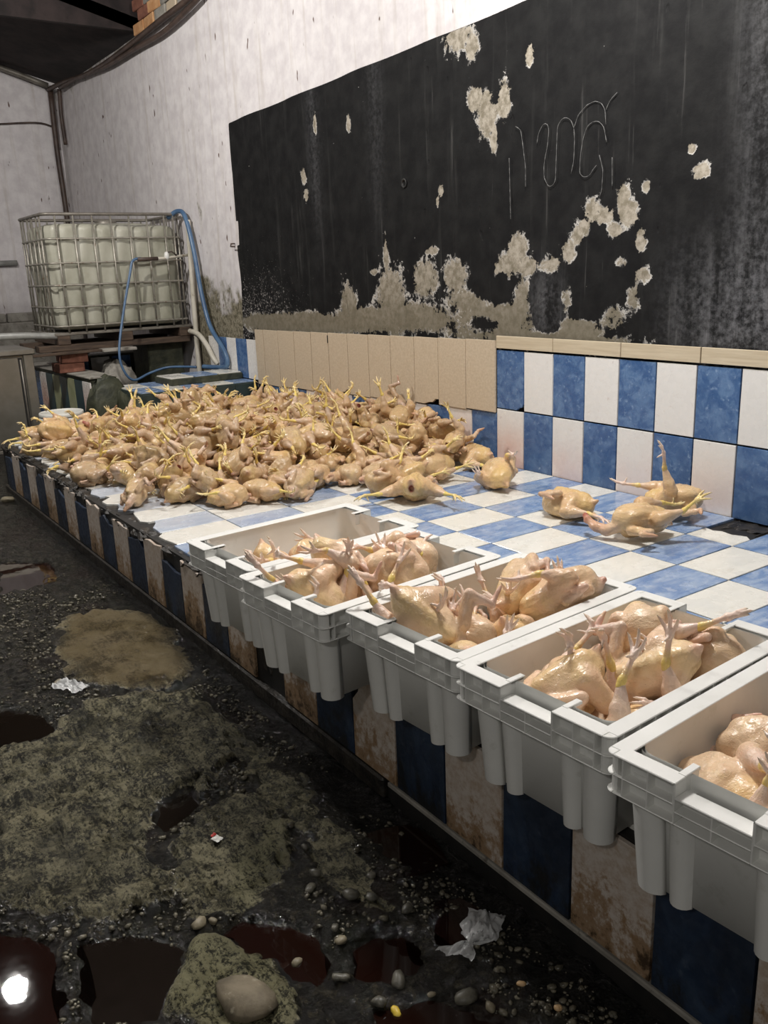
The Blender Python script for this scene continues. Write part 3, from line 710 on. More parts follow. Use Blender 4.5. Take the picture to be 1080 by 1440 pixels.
# wall tiles, lower row: blue on odd columns
for k in range(-14, 12):
    z0, z1 = -.005, (.20 + .0755 * (k * .2 + 2.635) / 2.633 if k < 0 else .2935)
    if k == -14: continue
    x0 = .2 * k if k > -14 else -2.66
    w = .2
    tile(wall, 'wall_blue' if k % 2 else 'wall_white', (x0 + .1, -.004, H + (z0 + z1) / 2), w, z1 - z0, 'wall')
for k in range(0, 12):
    if k == 0:      # chipped lower corner
        w, h, g = .2, .3, .0022
        P = [(-w / 2 + g, -h / 2 + g), (w / 2 - .05, -h / 2 + g), (w / 2 - .03, -h / 2 + .016), (w / 2 - .012, -h / 2 + .02), (w / 2 - g, -h / 2 + .035), (w / 2 - g, h / 2 - g), (-w / 2 + g, h / 2 - g)]
        tile(wall, 'wall_blue', (.1, -.004, H + .445), w, h, 'wall', P)
    else:
        tile(wall, 'wall_white' if k % 2 else 'wall_blue', (.2 * k + .1, -.004, H + .445), .2, .30, 'wall')
bj = [-2.729, -2.591, -2.36, -2.123, -1.884, -1.653, -1.416, -1.176, -.937, -.70, -.477, -.239, -.001]
for i, (a, b) in enumerate(zip(bj[:-1], bj[1:])):
    zb = .196 + .078 * (a + 2.7) / 2.7 + .003; zt = .609 + .034 * (a + 2.7) / 2.7
    w = b - a; h = zt - zb; g = .003; P = [(-w / 2 + g, -h / 2), (w / 2 - g, -h / 2), (w / 2 - g, h / 2), (-w / 2 + g, h / 2)]
    if i in (5, 9):     # broken bottom edge
        P = [(-w / 2 + g, -h / 2), (w / 2 - .13, -h / 2), (w / 2 - .09, -h / 2 + .012), (w / 2 - .055, -h / 2 + .016), (w / 2 - .03, -h / 2 + .034), (w / 2 - g, -h / 2 + .037), (w / 2 - g, h / 2), (-w / 2 + g, h / 2)]
    tile(wall, 'beige', ((a + b) / 2, -.012, H + (zb + zt) / 2), w, h, 'wall', P, .012, 'beige_panel')
obj('gap_crack', MB().box(-.004, .004, -.002, .002, 0, .05).mesh('gap_crack'), M['core'], wall, (-1.655, -.0245, H + .555))
tj = [.0, .40, .81, 1.216, 1.62, 2.02, 2.42]
for a, b in zip(tj[:-1], tj[1:]):
    tile(wall, 'beige_trim', ((a + b) / 2, -.008, H + .634), b - a, .068, 'wall', None, .012, 'beige_trim_tile')
# tiles left of the beige panels, over the basin
lx = [-3.626, -3.44, -3.273, -3.098, -2.906, -2.735]
for i, (a, b) in enumerate(zip(lx[:-1], lx[1:])):
    tile(wall, 'wall_blue' if i % 2 else 'wall_white', ((a + b) / 2, -.004, H + .375), b - a, .31, 'wall')

# ---------------------------------------------------------------- tiled platform
plat = thing('tiled_platform', 'long low platform covered in white and blue tiles below the black wall', 'platform', (0, 0, 0))
XL, XR = -2.74, 4.3
core = MB(); core.box(XL, XR, -1.928, -.016, -.03, H - .010)
obj('core', core.mesh('core'), M['core'], plat)
ROW = .315
for r in range(6):
    y1 = -.016 - ROW * r; y0 = y1 - ROW
    for k in range(-14, 18):
        x0 = .2 * k + .02; x1 = x0 + .2; white = (k + r) % 2 == 1
        if x0 < XL: x0 = XL
        if x1 - x0 < .06: continue
        w = x1 - x0; poly = None
        if r == 0 and k == 7:        # broken tile by the wall, its back half gone
            a, b, g = .1, ROW / 2, .0022
            poly = [(-a + g, -b + g), (a - g, -b + g), (a - g, -b + .11), (a - .03, -b + .135), (.02, -b + .115), (-.03, -b + .125), (-.06, -b + .11), (-a + g, -b + .12)]
        if r == 5:                    # worn front edge
            a, b, g = w / 2, ROW / 2, .0022
            if k <= 0:
                e = [rng.uniform(.0, .018 + .045 * (k < 0)) for _ in range(5)]
                poly = [(-a + g, -b + e[0] + .02), (-a * .6, -b + e[1]), (0, -b + e[2] * .5), (a * .6, -b + e[3]), (a - g, -b + e[4] + .012), (a - g, b - g), (-a + g, b - g)]
        if poly is None: tile(plat, 'top_white' if white else 'top_blue', ((x0 + x1) / 2, (y0 + y1) / 2, H - .010), w, ROW, 'top')
        else: tile(plat, 'top_white' if white else 'top_blue', ((x0 + x1) / 2, (y0 + y1) / 2, H - .010), w, ROW, 'top', poly)
# front tiles
for k in range(-5, 27):
    x1 = 2.559 - .2 * k; x0 = x1 - .2
    if x1 > 3.65 or x0 < XL - .02: continue
    if k == 7: continue                                   # fallen off
    white = k % 2 == 0
    a, b, g = .1, .14, .003
    zt = H - .012; zb = .045
    b = (zt - zb) / 2
    if x1 < 1.0:
        e = [rng.uniform(0, .02) for _ in range(4)]
        if not white: e = [v + rng.uniform(.02, .06) for v in e]
        poly = [(-a + g, -b), (a - g, -b), (a - g, b - e[0]), (a * .35, b - e[1]), (-a * .3, b - e[2]), (-a + g, b - e[3])]
    elif k == 8: poly = [(-a + g, -b), (a - .006, -b), (a - .008, -b + .09), (a - .022, -b + .12), (a - .018, b - .075), (a - .05, b - .06), (a - .055, b), (-a + g, b)]
    elif k == 6: poly = [(-a + g, -b), (a - g, -b), (a - g, b), (-a + .006, b), (-a + .03, b - .05), (-a + .032, b - .12), (-a + g, b - .15)]
    elif k == 4: poly = [(-a + g, -b), (a - g, -b), (a - g, b), (-a + .05, b), (-a + .03, b - .06), (-a + g, b - .09)]
    else: poly = [(-a + g, -b), (a - g, -b), (a - g, b - .004), (a * .2, b - .002), (-a + g, b - .005)]
    # local x runs along the wall for a tile that looks to -y
    tile(plat, 'front_white' if white else 'front_blue', ((x0 + x1) / 2, -1.930, (zt + zb) / 2), .2, 2 * b, 'wall', poly)
# tiles on the far end of the platform
for j in range(9):
    tile(plat, 'front_blue' if j % 2 else 'front_white', (XL + .004, -1.8 + .2 * j, H / 2), .2, .28, 'end')
# rough black mortar showing along the worn front edge
def rubble(name, x0, x1, yc, zc, ry, rz, n, seed, smooth=False):
    rs = np.random.RandomState(seed); pts = np.linspace(x0, x1, n); v = []; f = []; K = 9 if not smooth else 16
    for i, x in enumerate(pts):
        for q in range(K):
            a = 2 * math.pi * q / K; m = 1 + (.55 if not smooth else .22) * (rs.rand() - .5) * 2
            v.append((x, yc + ry * m * math.cos(a), zc + rz * m * math.sin(a)))
    for i in range(n - 1):
        for q in range(K): f.append((i * K + q, i * K + (q + 1) % K, (i + 1) * K + (q + 1) % K, (i + 1) * K + q))
    f += [tuple(range(K)), tuple((n - 1) * K + q for q in range(K))]
    return MB().add(v, f, smooth).mesh(name)
obj('mortar_edge', rubble('mortar_edge', XL, 1.02, -1.897, H - .028, .034, .020, 130, 4), M['mortar'], plat)
obj('mortar_hollow', rubble('mortar_hollow', .93, 1.19, -1.914, .15, .012, .13, 16, 6), M['mortar'], plat)
lump = rubble('mortar_lump', .80, 1.0, -1.918, H - .06, .034, .05, 12, 9)
obj('mortar_lump', lump, M['mortar'], plat)
ft = MB(); ft.box(1.72, 3.6, -1.944, -1.915, .028, .042); obj('plinth', ft.mesh('plinth', .003), M['concrete'], plat)
ft = MB(); ft.box(1.72, 3.6, -1.938, -1.915, -.05, .028); obj('footing', ft.mesh('footing', .003), M['core'], plat)
ft = MB(); ft.box(XL, 1.70, -1.946, -1.915, -.02, .040); obj('plinth', ft.mesh('plinth', .006), M['mortar'], plat)
obj('broken_bed', rubble('broken_bed', 1.44, 1.60, -.075, H - .010, .062, .006, 10, 12), M['mortar'], plat)

# ---------------------------------------------------------------- end wall, roof
wl = MB(); wl.box(-7.45, -7.25, -8.8, .1, -.3, 3.62); o = struct(obj('wall_left', wl.mesh('wall_left'), M['wall']))
rf = MB(); v = [(-7.6, .3, 3.07 + H), (4.8, .3, 4.05 + H), (4.8, -6.0, 4.6 + H), (-7.6, -6.0, 4.5 + H)]
# low roof over the far corner, higher one over the platform
struct(obj('ceiling', MB().add([(-7.6, .3, 3.05 + H), (-4.75, .3, 3.05 + H), (-4.75, -9, 5.3 + H), (-7.6, -9, 5.3 + H), (-7.6, .3, 3.15 + H), (-4.75, .3, 3.15 + H), (-4.75, -9, 5.4 + H), (-7.6, -9, 5.4 + H)],
   [(0, 1, 2, 3), (7, 6, 5, 4), (0, 4, 5, 1), (1, 5, 6, 2), (2, 6, 7, 3), (3, 7, 4, 0)]).mesh('ceiling'), M['roof']))
struct(obj('ceiling', MB().add([(-4.75, .3, 3.9 + H), (4.8, .3, 3.9 + H), (4.8, -6, 5.0 + H), (-4.75, -6, 5.0 + H), (-4.75, .3, 4.0 + H), (4.8, .3, 4.0 + H), (4.8, -6, 5.1 + H), (-4.75, -6, 5.1 + H)],
   [(0, 1, 2, 3), (7, 6, 5, 4), (0, 4, 5, 1), (1, 5, 6, 2), (2, 6, 7, 3), (3, 7, 4, 0)]).mesh('ceiling'), M['roof']))

# broken blocks showing between the white wall and the roof
bmesh_ = MB().box(-.115, .115, -.07, .07, .0, .085).mesh('brick', .006)
for i, (bx, bzz, mt) in enumerate(((-4.55, 3.05, 'orange_brick'), (-4.30, 3.05, 'orange_brick'), (-4.05, 3.05, 'concrete'), (-3.80, 3.05, 'beige'), (-3.55, 3.05, 'concrete'), (-4.42, 3.14, 'brick'), (-4.17, 3.14, 'orange_brick'), (-3.92, 3.14, 'concrete'), (-3.67, 3.14, 'concrete'), (-4.52, 3.23, 'brick'), (-4.27, 3.23, 'concrete'), (-4.02, 3.23, 'beige'), (-3.77, 3.23, 'concrete'), (-3.52, 3.17, 'concrete'))):
    me = bmesh_.copy(); me.materials.append(M[mt]); obj('brick', me, None, wall, (bx, .07, bzz + H - .015), (0, 0, rng.uniform(-.08, .08)))
struct(obj('added_backing_1', MB().box(-4.8, -3.0, .16, .20, 2.9 + H, 4.1 + H).mesh('added_backing_1'), M['roof']))  # added dark sheet that keeps the opening behind the bricks black
struct(obj('added_backing_2', MB().box(-4.80, -4.75, -8.9, .25, 3.1 + H, 6.2 + H).mesh('added_backing_2'), M['roof']))  # added dark panel, shuts out the grey world between the two roofs
# ---------------------------------------------------------------- white crates
CW, CL, CH = .385, .605, .25          # width, length, height
def rrect(x0, x1, y0, y1, r, n=5):
    P = []
    for cx, cy, a0 in ((x1 - r, y1 - r, 0), (x0 + r, y1 - r, 90), (x0 + r, y0 + r, 180), (x1 - r, y0 + r, 270)):
        P += [(cx + r * math.cos(R(a0 + 90 * i / n)), cy + r * math.sin(R(a0 + 90 * i / n))) for i in range(n + 1)]
    return P
def ring_loft(mb, rings, smooth=True, cap0=False, cap1=False):
    n = len(rings[0]); v = [p for r in rings for p in r]; f = []
    for i in range(len(rings) - 1):
        for k in range(n): f.append((i * n + k, i * n + (k + 1) % n, (i + 1) * n + (k + 1) % n, (i + 1) * n + k))
    mb.add(v, f, smooth)
    if cap0: mb.add(rings[0], [tuple(range(n))[::-1]])
    if cap1: mb.add(rings[-1], [tuple(range(n))])
def crate_meshes():
    w, l = CW / 2, CL / 2
    lift = lambda P, z: [(x, y, z) for x, y in P]
    NW = .062                                    # half width of the grip notch in the short sides
    # tub: wall panels set in from the rim, with four round corner columns and a fluted pair by the grips
    tub = MB()
    def outline(ins, r, col, drop):
        P = []
        base = rrect(-w + ins, w - ins, -l + ins, l - ins, r, 6)
        return base
    rr = lambda ex, ey, r, z: lift(rrect(-w + ex, w - ex, -l + ey, l - ey, r, 6), z)
    inner = [rr(.031, .046, .03, CH - .002), rr(.032, .047, .03, CH - .03), rr(.047, .058, .03, .018), rr(.060, .070, .02, .010)]
    outer = [rr(.060, .070, .02, .004), rr(.044, .054, .03, .006), rr(.028, .043, .03, CH - .03), rr(.027, .042, .03, CH - .002)]
    ring_loft(tub, inner + outer, True)
    tub.add(inner[-1], [tuple(range(len(inner[-1])))]); tub.add(outer[0], [tuple(range(len(outer[0])))[::-1]])
    # corner columns and grip columns: tapered half-round pillars standing proud of the wall
    columns = []
    def pillar(cx, cy, rx, ry, tx, ty):
        """half-round, tapered; its inner side stays within the wall"""
        n = 18; rings = []
        for t in (0, 1):
            g = .0455 - .016 * t; gy = .056 - .012 * t; ring = []
            for k in range(n):
                x = cx + tx * (1 - t) + rx * (.86 + .14 * t) * math.cos(2 * math.pi * k / n); y = cy + ty * (1 - t) + ry * (.86 + .14 * t) * math.sin(2 * math.pi * k / n)
                if abs(x) < w - g and abs(y) < l - gy:      # pull back to the wall
                    if abs(cx) > w - .055 and abs(cy) < l - .1: x = math.copysign(w - g, cx)
                    elif abs(cx) < w - .10: y = math.copysign(l - gy, cy)
                    else: x = math.copysign(w - g, cx); y = math.copysign(l - gy, cy)
                ring.append((x, y, .001 + t * (CH - .030)))
            rings.append(ring)
        c = MB(); ring_loft(c, rings, True, True, True); columns.append(c.mesh('column'))
    for sx in (-1, 1):
        for sy in (-1, 1):
            pillar(sx * (w - .056), sy * (l - .052), .034, .034, -sx * .010, -sy * .012)
            pillar(sx * (w - .120), sy * (l - .050), .024, .028, 0, -sy * .012)
        for yy in (-.11, 0, .11): pillar(sx * (w - .044), yy, .018, .030, -sx * .012, 0)
    # rim: top lip with two lower lips, dropped at the grips
    rim = MB()
    lip = .003
    def flat(x0, x1, y0, y1, z0, z1): rim.box(x0, x1, y0, y1, z0, z1)
    for z0, z1 in ((CH - .004, CH), (CH - .038, CH - .0355), (CH - .071, CH - .0685)):
        top = z1 == CH
        iw = .034 if top else .028
        o_, i_ = rrect(-w, w, -l, l, .018, 5), rrect(-w + iw, w - iw, -l + iw, l - iw, .014, 5)
        n = len(o_)
        keep = lambda k: not (top and abs(o_[k][0]) < .2 and False)
        # split the short sides by the notch: build as four L-shaped runs
        for sy in (-1, 1):
            for sx in (-1, 1):
                rim.box(min(sx * NW, sx * (w - .018)), max(sx * NW, sx * (w - .018)), min(sy * l, sy * (l - iw)), max(sy * l, sy * (l - iw)), z0, z1)
            zz = .024 if top else (.012 if z1 > CH - .05 else 0)
            rim.box(-NW, NW, min(sy * l, sy * (l - iw)), max(sy * l, sy * (l - iw)), z0 - zz, z1 - zz)
        for sx in (-1, 1):
            rim.box(min(sx * w, sx * (w - iw)), max(sx * w, sx * (w - iw)), -l + .018, l - .018, z0, z1)
            for sy in (-1, 1):      # rounded corner
                c = (sx * (w - .018), sy * (l - .018)); P = [c] + [(c[0] + sx * .018 * math.cos(R(a)), c[1] + sy * .018 * math.sin(R(a))) for a in range(0, 91, 15)]
                rim.prism(P if sx * sy > 0 else P[::-1], z0, z1)
    # rolled edge of the top lip and the cheeks turning inward beside the grips
    for sy in (-1, 1):
        for sx in (-1, 1):
            rim.box(min(sx * NW, sx * (NW + .004)), max(sx * NW, sx * (NW + .004)), min(sy * l, sy * (l - .066)), max(sy * l, sy * (l - .066)), CH - .040, CH)
            rim.box(min(sx * NW, sx * (NW + .014)), max(sx * NW, sx * (NW + .014)), min(sy * (l - .028), sy * (l - .070)), max(sy * (l - .028), sy * (l - .070)), CH - .006, CH + .001)
        rim.box(-NW, NW, min(sy * (l - .026), sy * (l - .030)), max(sy * (l - .026), sy * (l - .030)), CH - .060, CH - .026)
    # skirt: the web behind the lips
    for sy in (-1, 1):
        for sx in (-1, 1): rim.box(min(sx * NW, sx * (w - .012)), max(sx * NW, sx * (w - .012)), min(sy * (l - .021), sy * (l - .024)), max(sy * (l - .021), sy * (l - .024)), CH - .071, CH - .002)
        rim.box(-NW, NW, min(sy * (l - .023), sy * (l - .026)), max(sy * (l - .023), sy * (l - .026)), CH - .071, CH - .026)
    for sx in (-1, 1): rim.box(min(sx * (w - .021), sx * (w - .024)), max(sx * (w - .021), sx * (w - .024)), -l + .022, l - .022, CH - .071, CH - .002)
    for sx in (-1, 1):
        for sy in (-1, 1):
            c = (sx * (w - .024), sy * (l - .024)); P = [c] + [(c[0] + sx * .0195 * math.cos(R(a)), c[1] + sy * .0195 * math.sin(R(a))) for a in range(0, 91, 15)]
            rim.prism(P if sx * sy > 0 else P[::-1], CH - .070, CH - .002)
    # ribs: upright fins and the recessed web between the lips
    rib = MB()
    for sy in (-1, 1):
        for xx in (-w + .036, -w + .082, -NW - .001, NW + .001, w - .082, w - .036):
            rib.box(xx - .0013, xx + .0013, min(sy * (l - .001), sy * (l - .03)), max(sy * (l - .001), sy * (l - .03)), CH - .070, CH - .002)
        rib.box(-.0013, .0013, min(sy * (l - .001), sy * (l - .03)), max(sy * (l - .001), sy * (l - .03)), CH - .068, CH - .026)
    for sx in (-1, 1):
        for i in range(13):
            yy = -l + .036 + i * (CL - .072) / 12
            rib.box(min(sx * (w - .001), sx * (w - .03)), max(sx * (w - .001), sx * (w - .03)), yy - .0013, yy + .0013, CH - .070, CH - .002)
    return tub.mesh('tub'), columns, rim.mesh('rim', .0012), rib.mesh('rib')
_cm = crate_meshes()
for me in [_cm[0], _cm[2], _cm[3]] + _cm[1]: me.materials.append(M['crate'])
CRATES = [((1.160, -1.835), 3.5, 'white plastic crate at the far end of the row, only half full with two layers hidden low'),
          ((1.547, -1.847), 4.5, 'white plastic crate second from the far end, pushed out farthest over the edge'),
          ((1.934, -1.762), 4.0, 'white plastic crate in the middle of the row of five'),
          ((2.322, -1.748), 3.5, 'white plastic crate heaped with feet, second nearest to the camera'),
          ((2.716, -1.755), 4.0, 'white plastic crate nearest to the camera, cut off by the frame')]
CRATES[0] = (CRATES[0][0], CRATES[0][1], 'white plastic crate at the far end of the row, the emptiest of the five')
CR = []
for (xy, a, lab) in CRATES:
    t = thing('crate', lab, 'crate', (xy[0], xy[1], H + .002), R(a), 'row of white crates on the platform')
    obj('tub', _cm[0], None, t); obj('rim', _cm[2], None, t); obj('ribs', _cm[3], None, t)['kind'] = 'stuff'
    for me in _cm[1]: obj('column', me, None, t)
    CR.append(t)

# ---------------------------------------------------------------- caged water tank on its makeshift base
TX0, TX1, TY0, TY1, TZ0, TZ1 = -4.72, -3.95, -1.165, -.03, .615 + H, 1.51 + H
ibc = thing('water_tank', 'square white plastic water tank in a rusty metal cage in the far corner', 'tank', ((TX0 + TX1) / 2, (TY0 + TY1) / 2, TZ0))
cx, cy = (TX1 - TX0) / 2, (TY1 - TY0) / 2; th = TZ1 - TZ0
def tank_mesh():
    n = 120; m = 60; rings = []
    P0 = rrect(-cx + .03, cx - .03, -cy + .03, cy - .03, .10, 30)
    # resample evenly
    acc = [0]
    for i in range(len(P0)): acc.append(acc[-1] + math.dist(P0[i], P0[(i + 1) % len(P0)]))
    L = acc[-1]; N = 200; P = []
    for k in range(N):
        s = L * k / N; i = max(j for j in range(len(P0)) if acc[j] <= s); f = (s - acc[i]) / (acc[i + 1] - acc[i]); a, b = P0[i], P0[(i + 1) % len(P0)]
        P.append((a[0] + (b[0] - a[0]) * f, a[1] + (b[1] - a[1]) * f))
    zt = th - .055
    for i in range(m):
        z = .02 + (zt - .02) * i / (m - 1); ring = []
        e = min(1, min(z - .02, zt - z) / .05); ins = .05 * (1 - math.sqrt(max(0, 1 - (1 - e) ** 2)))
        for x, y in P:
            d = math.hypot(x, y)
            u = (y if abs(abs(x) - cx + .03) < .02 else x)
            b = .012 * (abs(math.sin(u * math.pi / .155)) - .5) * (.55 + .45 * abs(math.cos((z - .07) * math.pi / .36))) + .006 * math.sin(u * 19 + z * 13) + .005 * math.sin(u * 43 - z * 9)
            k = 1 + (b - ins) / d; sag = -.025 * math.exp(-((y - .3) / .3) ** 2) * (z / zt) ** 3
            ring.append((x * k, y * k, z + sag))
        rings.append(ring)
    mb = MB(); ring_loft(mb, rings, True, True, False)
    c = [(p[0] * .55, p[1] * .55, zt + .012) for p in rings[-1]]; ring_loft(mb, [rings[-1], c], True, False, True)
    return mb.mesh('bottle')
bt = obj('bottle', tank_mesh(), M['tank'], ibc)
obj('filler_cap', MB().lathe([(.0, .035), (.085, .035), (.09, .03), (.09, 0)], 28).mesh('filler_cap'), M['rail'], ibc, (0, .05, th - .05))
P = rrect(-cx, cx, -cy, cy, .07, 5)
for z, r, mt in ((.05, .008, 'steel_bar'), (.20, .008, 'steel_bar'), (.37, .008, 'steel_bar'), (.54, .008, 'steel_bar'), (.725, .008, 'steel_bar'), (th + .015, .013, 'rail')):
    obj('cage_rail' if mt == 'rail' else 'cage_hoop', MB().tube([(x, y, z) for x, y in P], r, 8, True).mesh('cage_hoop'), M[mt], ibc)
_bar = MB().tube([(0, 0, 0), (0, 0, th + .01)], .0078, 8).mesh('cage_bar')
for yy in (-.47, -.33, -.18, -.03, .12, .27, .42, .50):
    for x in (cx, -cx): obj('cage_bar', _bar, M['steel_bar'], ibc, (x, yy, 0))
for xx in (-.30, -.22, -.08, .06, .20, .30):
    for y in (cy, -cy): obj('cage_bar', _bar, M['steel_bar'], ibc, (xx, y, 0))
plt = MB()
plt.box(-cx, cx, -cy - .02, cy + .02, -.022, 0)
obj('tray', plt.mesh('tray', .004), M['rail'], ibc)
for yy in (-cy + .05, 0, cy - .05): obj('pallet_block', MB().box(-cx, cx, yy - .05, yy + .05, -.095, -.022).mesh('pallet_block', .004), M['wood'], ibc)
# planks that carry it
pz = TZ0 - .095
for i, (xx, wd, lab) in enumerate(((-4.02, .13, 'dark timber beam under the front edge of the water tank'), (-4.55, .13, 'dark timber beam under the back of the water tank'))):
    o = obj('support_beam', MB().box(-wd / 2, wd / 2, -.72, .56, -.05, 0).mesh('support_beam', .004), M['wood'], None, (xx, -.60, pz)); tag(o, lab, 'beam')
o = obj('loose_plank', MB().box(-.05, .05, -.40, .40, -.018, .0).mesh('loose_plank', .003), M['wood'], None, (-3.86, -1.25, pz - .05), (0, 0, .12)); tag(o, 'weathered plank end jutting out left below the tank', 'plank')
# brick pier under the left corner
bz = pz - .05
pier = thing('brick_pier', 'short stack of red bricks propping the front left corner of the tank', 'pier', (-3.96, -1.08, 0))
lw_top = .30 + H
nb = 4; bh = (bz - .018 - lw_top) / 2
bme = MB().box(-.055, .055, -.105, .105, .002, bh - .002).mesh('brick', .004)
for i in range(2):
    obj('brick', bme, M['brick'], pier, (.0, (-.02, .02)[i], lw_top + i * bh), (0, 0, (.12, -.08)[i]))
    obj('brick', bme, M['brick'], pier, (-.125, (-.01, .03)[i], lw_top + i * bh), (0, 0, (.03, -.05)[i]))
cap = obj('timber_pad', MB().box(-.19, .08, -.10, .16, 0, .017).mesh('timber_pad', .003), M['wood'], pier, (0, 0, bz - .018))
# white block pier and dark pier
cb = thing('block_pier', 'broken white concrete block standing under the middle of the tank', 'pier', (-3.98, -.72, 0))
obj('block', rubble('block', -.10, .13, 0, .31 + H / 2, .13, .19, 16, 3, True), M['concrete'], cb)
obj('slab', MB().box(-.13, .16, -.13, .15, 0, .025).mesh('slab', .005), M['concrete'], cb, (0, 0, bz - .025))
o = obj('dark_pier', MB().box(-.2, .2, -.16, .16, 0, bz).mesh('dark_pier', .01), M['mossy'], None, (-4.3, -.22, 0)); tag(o, 'dark mossy pier holding the tank beside the long wall', 'pier')
# low striped wall
lw = thing('striped_low_wall', 'low wall clad in narrow white green and blue tiles behind the buckets', 'low wall', (-3.40, -1.06, 0), R(180 + 2.0))
obj('wall_core', MB().box(0, 1.75, -.13, .045, 0, lw_top - .012).mesh('wall_core', .004), M['mossy'], lw)
cm_ = [m_simple('pale_green_stripe', (.30, .32, .17), (.42, .43, .27), 9, .4, .05), M['wall_blue'], m_simple('dark_teal_stripe', (.015, .04, .05), (.03, .07, .085), 9, .3, .05), M['wall_white']]
seq = [3, 2, 0, 2, 0, 2, 3, 1, 3, 1, 3]
for i in range(9):
    me = tile_mesh('tile', .19, lw_top - .06, .010); me.materials.append(cm_[seq[i]])
    obj('tile', me, None, lw, (.10 + .193 * i, .045, lw_top / 2 - .01), (R(90), 0, R(180)))
obj('coping', MB().box(-.03, 1.78, -.15, .065, lw_top - .012, lw_top).mesh('coping', .003), M['concrete'], lw)
obj('mossy_end', rubble('mossy_end', -.16, .02, -.06, .18 + H / 2, .15, .25, 16, 21, True), M['mossy'], lw)
# basin block by the wall
bs = thing('basin_wall', 'low dark green tiled block with a wet tiled top beside the long wall', 'basin', (-2.80, 0, 0))
bt_ = .215 + H
obj('block', MB().box(-.62, -.012, -.93, -.01, 0, bt_ - .008).mesh('block', .004), M['basin'], bs)
obj('mossy_corner', rubble('mossy_corner', -.6, -.02, -.935, .30, .05, .2, 16, 31, True), M['mossy'], bs)
for i in range(5):
    me = tile_mesh('tile', .188, bt_ - .03, .008); me.materials.append(M['basin']); obj('tile', me, None, bs, (-.012, -.83 + .185 * i, bt_ / 2), (R(90), 0, R(90)))
seqt = ['top_blue', 'top_white', 'top_blue', 'top_white', 'top_blue']
for i in range(5):
    for j in range(2):
        me = tile_mesh('tile', .30, .182, .008); me.materials.append(M[seqt[(i + j) % 5]]); obj('tile', me, None, bs, (-.165 - .305 * j, -.835 + .185 * i, bt_ - .008))
obj('ledge', MB().box(-.55, -.2, -.62, -.02, bt_, bt_ + .05).mesh('ledge', .006), M['mossy'], bs)
for i in range(3):
    me = tile_mesh('tile', .30, .19, .008); me.materials.append(M[('top_white', 'top_blue', 'top_white')[i]]); obj('tile', me, None, bs, (-.37, -.52 + .2 * i, bt_ + .05))
# dark back corner: low tiled wall under the tank
bk = thing('back_ledge', 'dark ledge with a few white and blue tiles in the shadow under the tank', 'ledge', (-4.95, -.55, 0))
obj('ledge_core', MB().box(-.2, .0, -.30, .5, 0, .66).mesh('ledge_core', .01), M['mossy'], bk)
for i in range(3):
    me = tile_mesh('tile', .18, .16, .008); me.materials.append(M['wall_white' if i % 2 else 'wall_blue']); obj('tile', me, None, bk, (.0, -.20 + .2 * i, .56), (R(90), 0, R(90)))
bl = thing('brick_ledge', 'grey block ledge against the far end wall left of the tank', 'ledge', (-7.1, -1.6, 0))
obj('ledge_core', MB().box(-.14, .14, -1.6, 1.5, 0, .60 + H).mesh('ledge_core', .01), M['concrete'], bl)
for i in range(7): obj('brick', MB().box(-.06, .06, -.17, .17, 0, .10).mesh('brick', .012), M['concrete'], bl, (.05, 1.25 - .36 * i, .60 + H), (0, 0, rng.uniform(-.06, .06)))
# ---------------------------------------------------------------- steel cabinet and buckets
cb = thing('steel_cabinet', 'grey steel work cabinet at the left edge behind the platform', 'cabinet', (-3.6, -1.45, 0))
sh = .535 + H
obj('body', MB().box(-.60, -.02, -1.3, -.015, .10, sh - .04).mesh('body', .004), M['steel'], cb)
obj('worktop', MB().box(-.63, .015, -1.33, .01, sh - .04, sh).mesh('worktop', .006), M['steel'], cb)
obj('post', MB().box(-.03, .0, -.075, -.005, .0, sh - .04).mesh('post', .004), M['steel'], cb)
obj('door_gap', MB().box(-.025, -.008, -.112, -.085, .10, sh - .06).mesh('door_gap'), M['core'], cb)
obj('door', MB().box(-.022, .0, -.74, -.115, .12, sh - .055).mesh('door', .004), M['steel'], cb)
obj('edge_strip', MB().tube([(-.006, -.098, .13), (-.006, -.098, sh - .075)], .006, 8).mesh('edge_strip'), M['rail'], cb)
obj('lower_rail', MB().box(-.02, .003, -1.3, -.08, .09, .115).mesh('lower_rail', .003), M['rail'], cb)
bme = MB().lathe([(0, .004), (.105, .004), (.112, .0), (.116, .01), (.138, .31), (.150, .312), (.152, .318), (.152, .336), (.148, .340), (.141, .340), (.139, .33), (.118, .012), (0, .010)], 40).mesh('bucket')
gme = MB().lathe([(.1355, .268), (.144, .268), (.144, .276), (.136, .278)], 40).mesh('bucket_band')
for i in range(4):
    z = .003 + i * .034
    lab = ('lowest white bucket of the nested stack by the platform end', 'second lowest white bucket in the nested stack', 'third white bucket up in the nested stack', 'topmost white bucket of the nested stack, its empty mouth showing')[i]
    o = thing('bucket', lab, 'bucket', (-3.0, -1.455, z), 0, 'nested white buckets')
    obj('shell', bme, M['bucket'], o); obj('band', gme, M['bucket'], o)
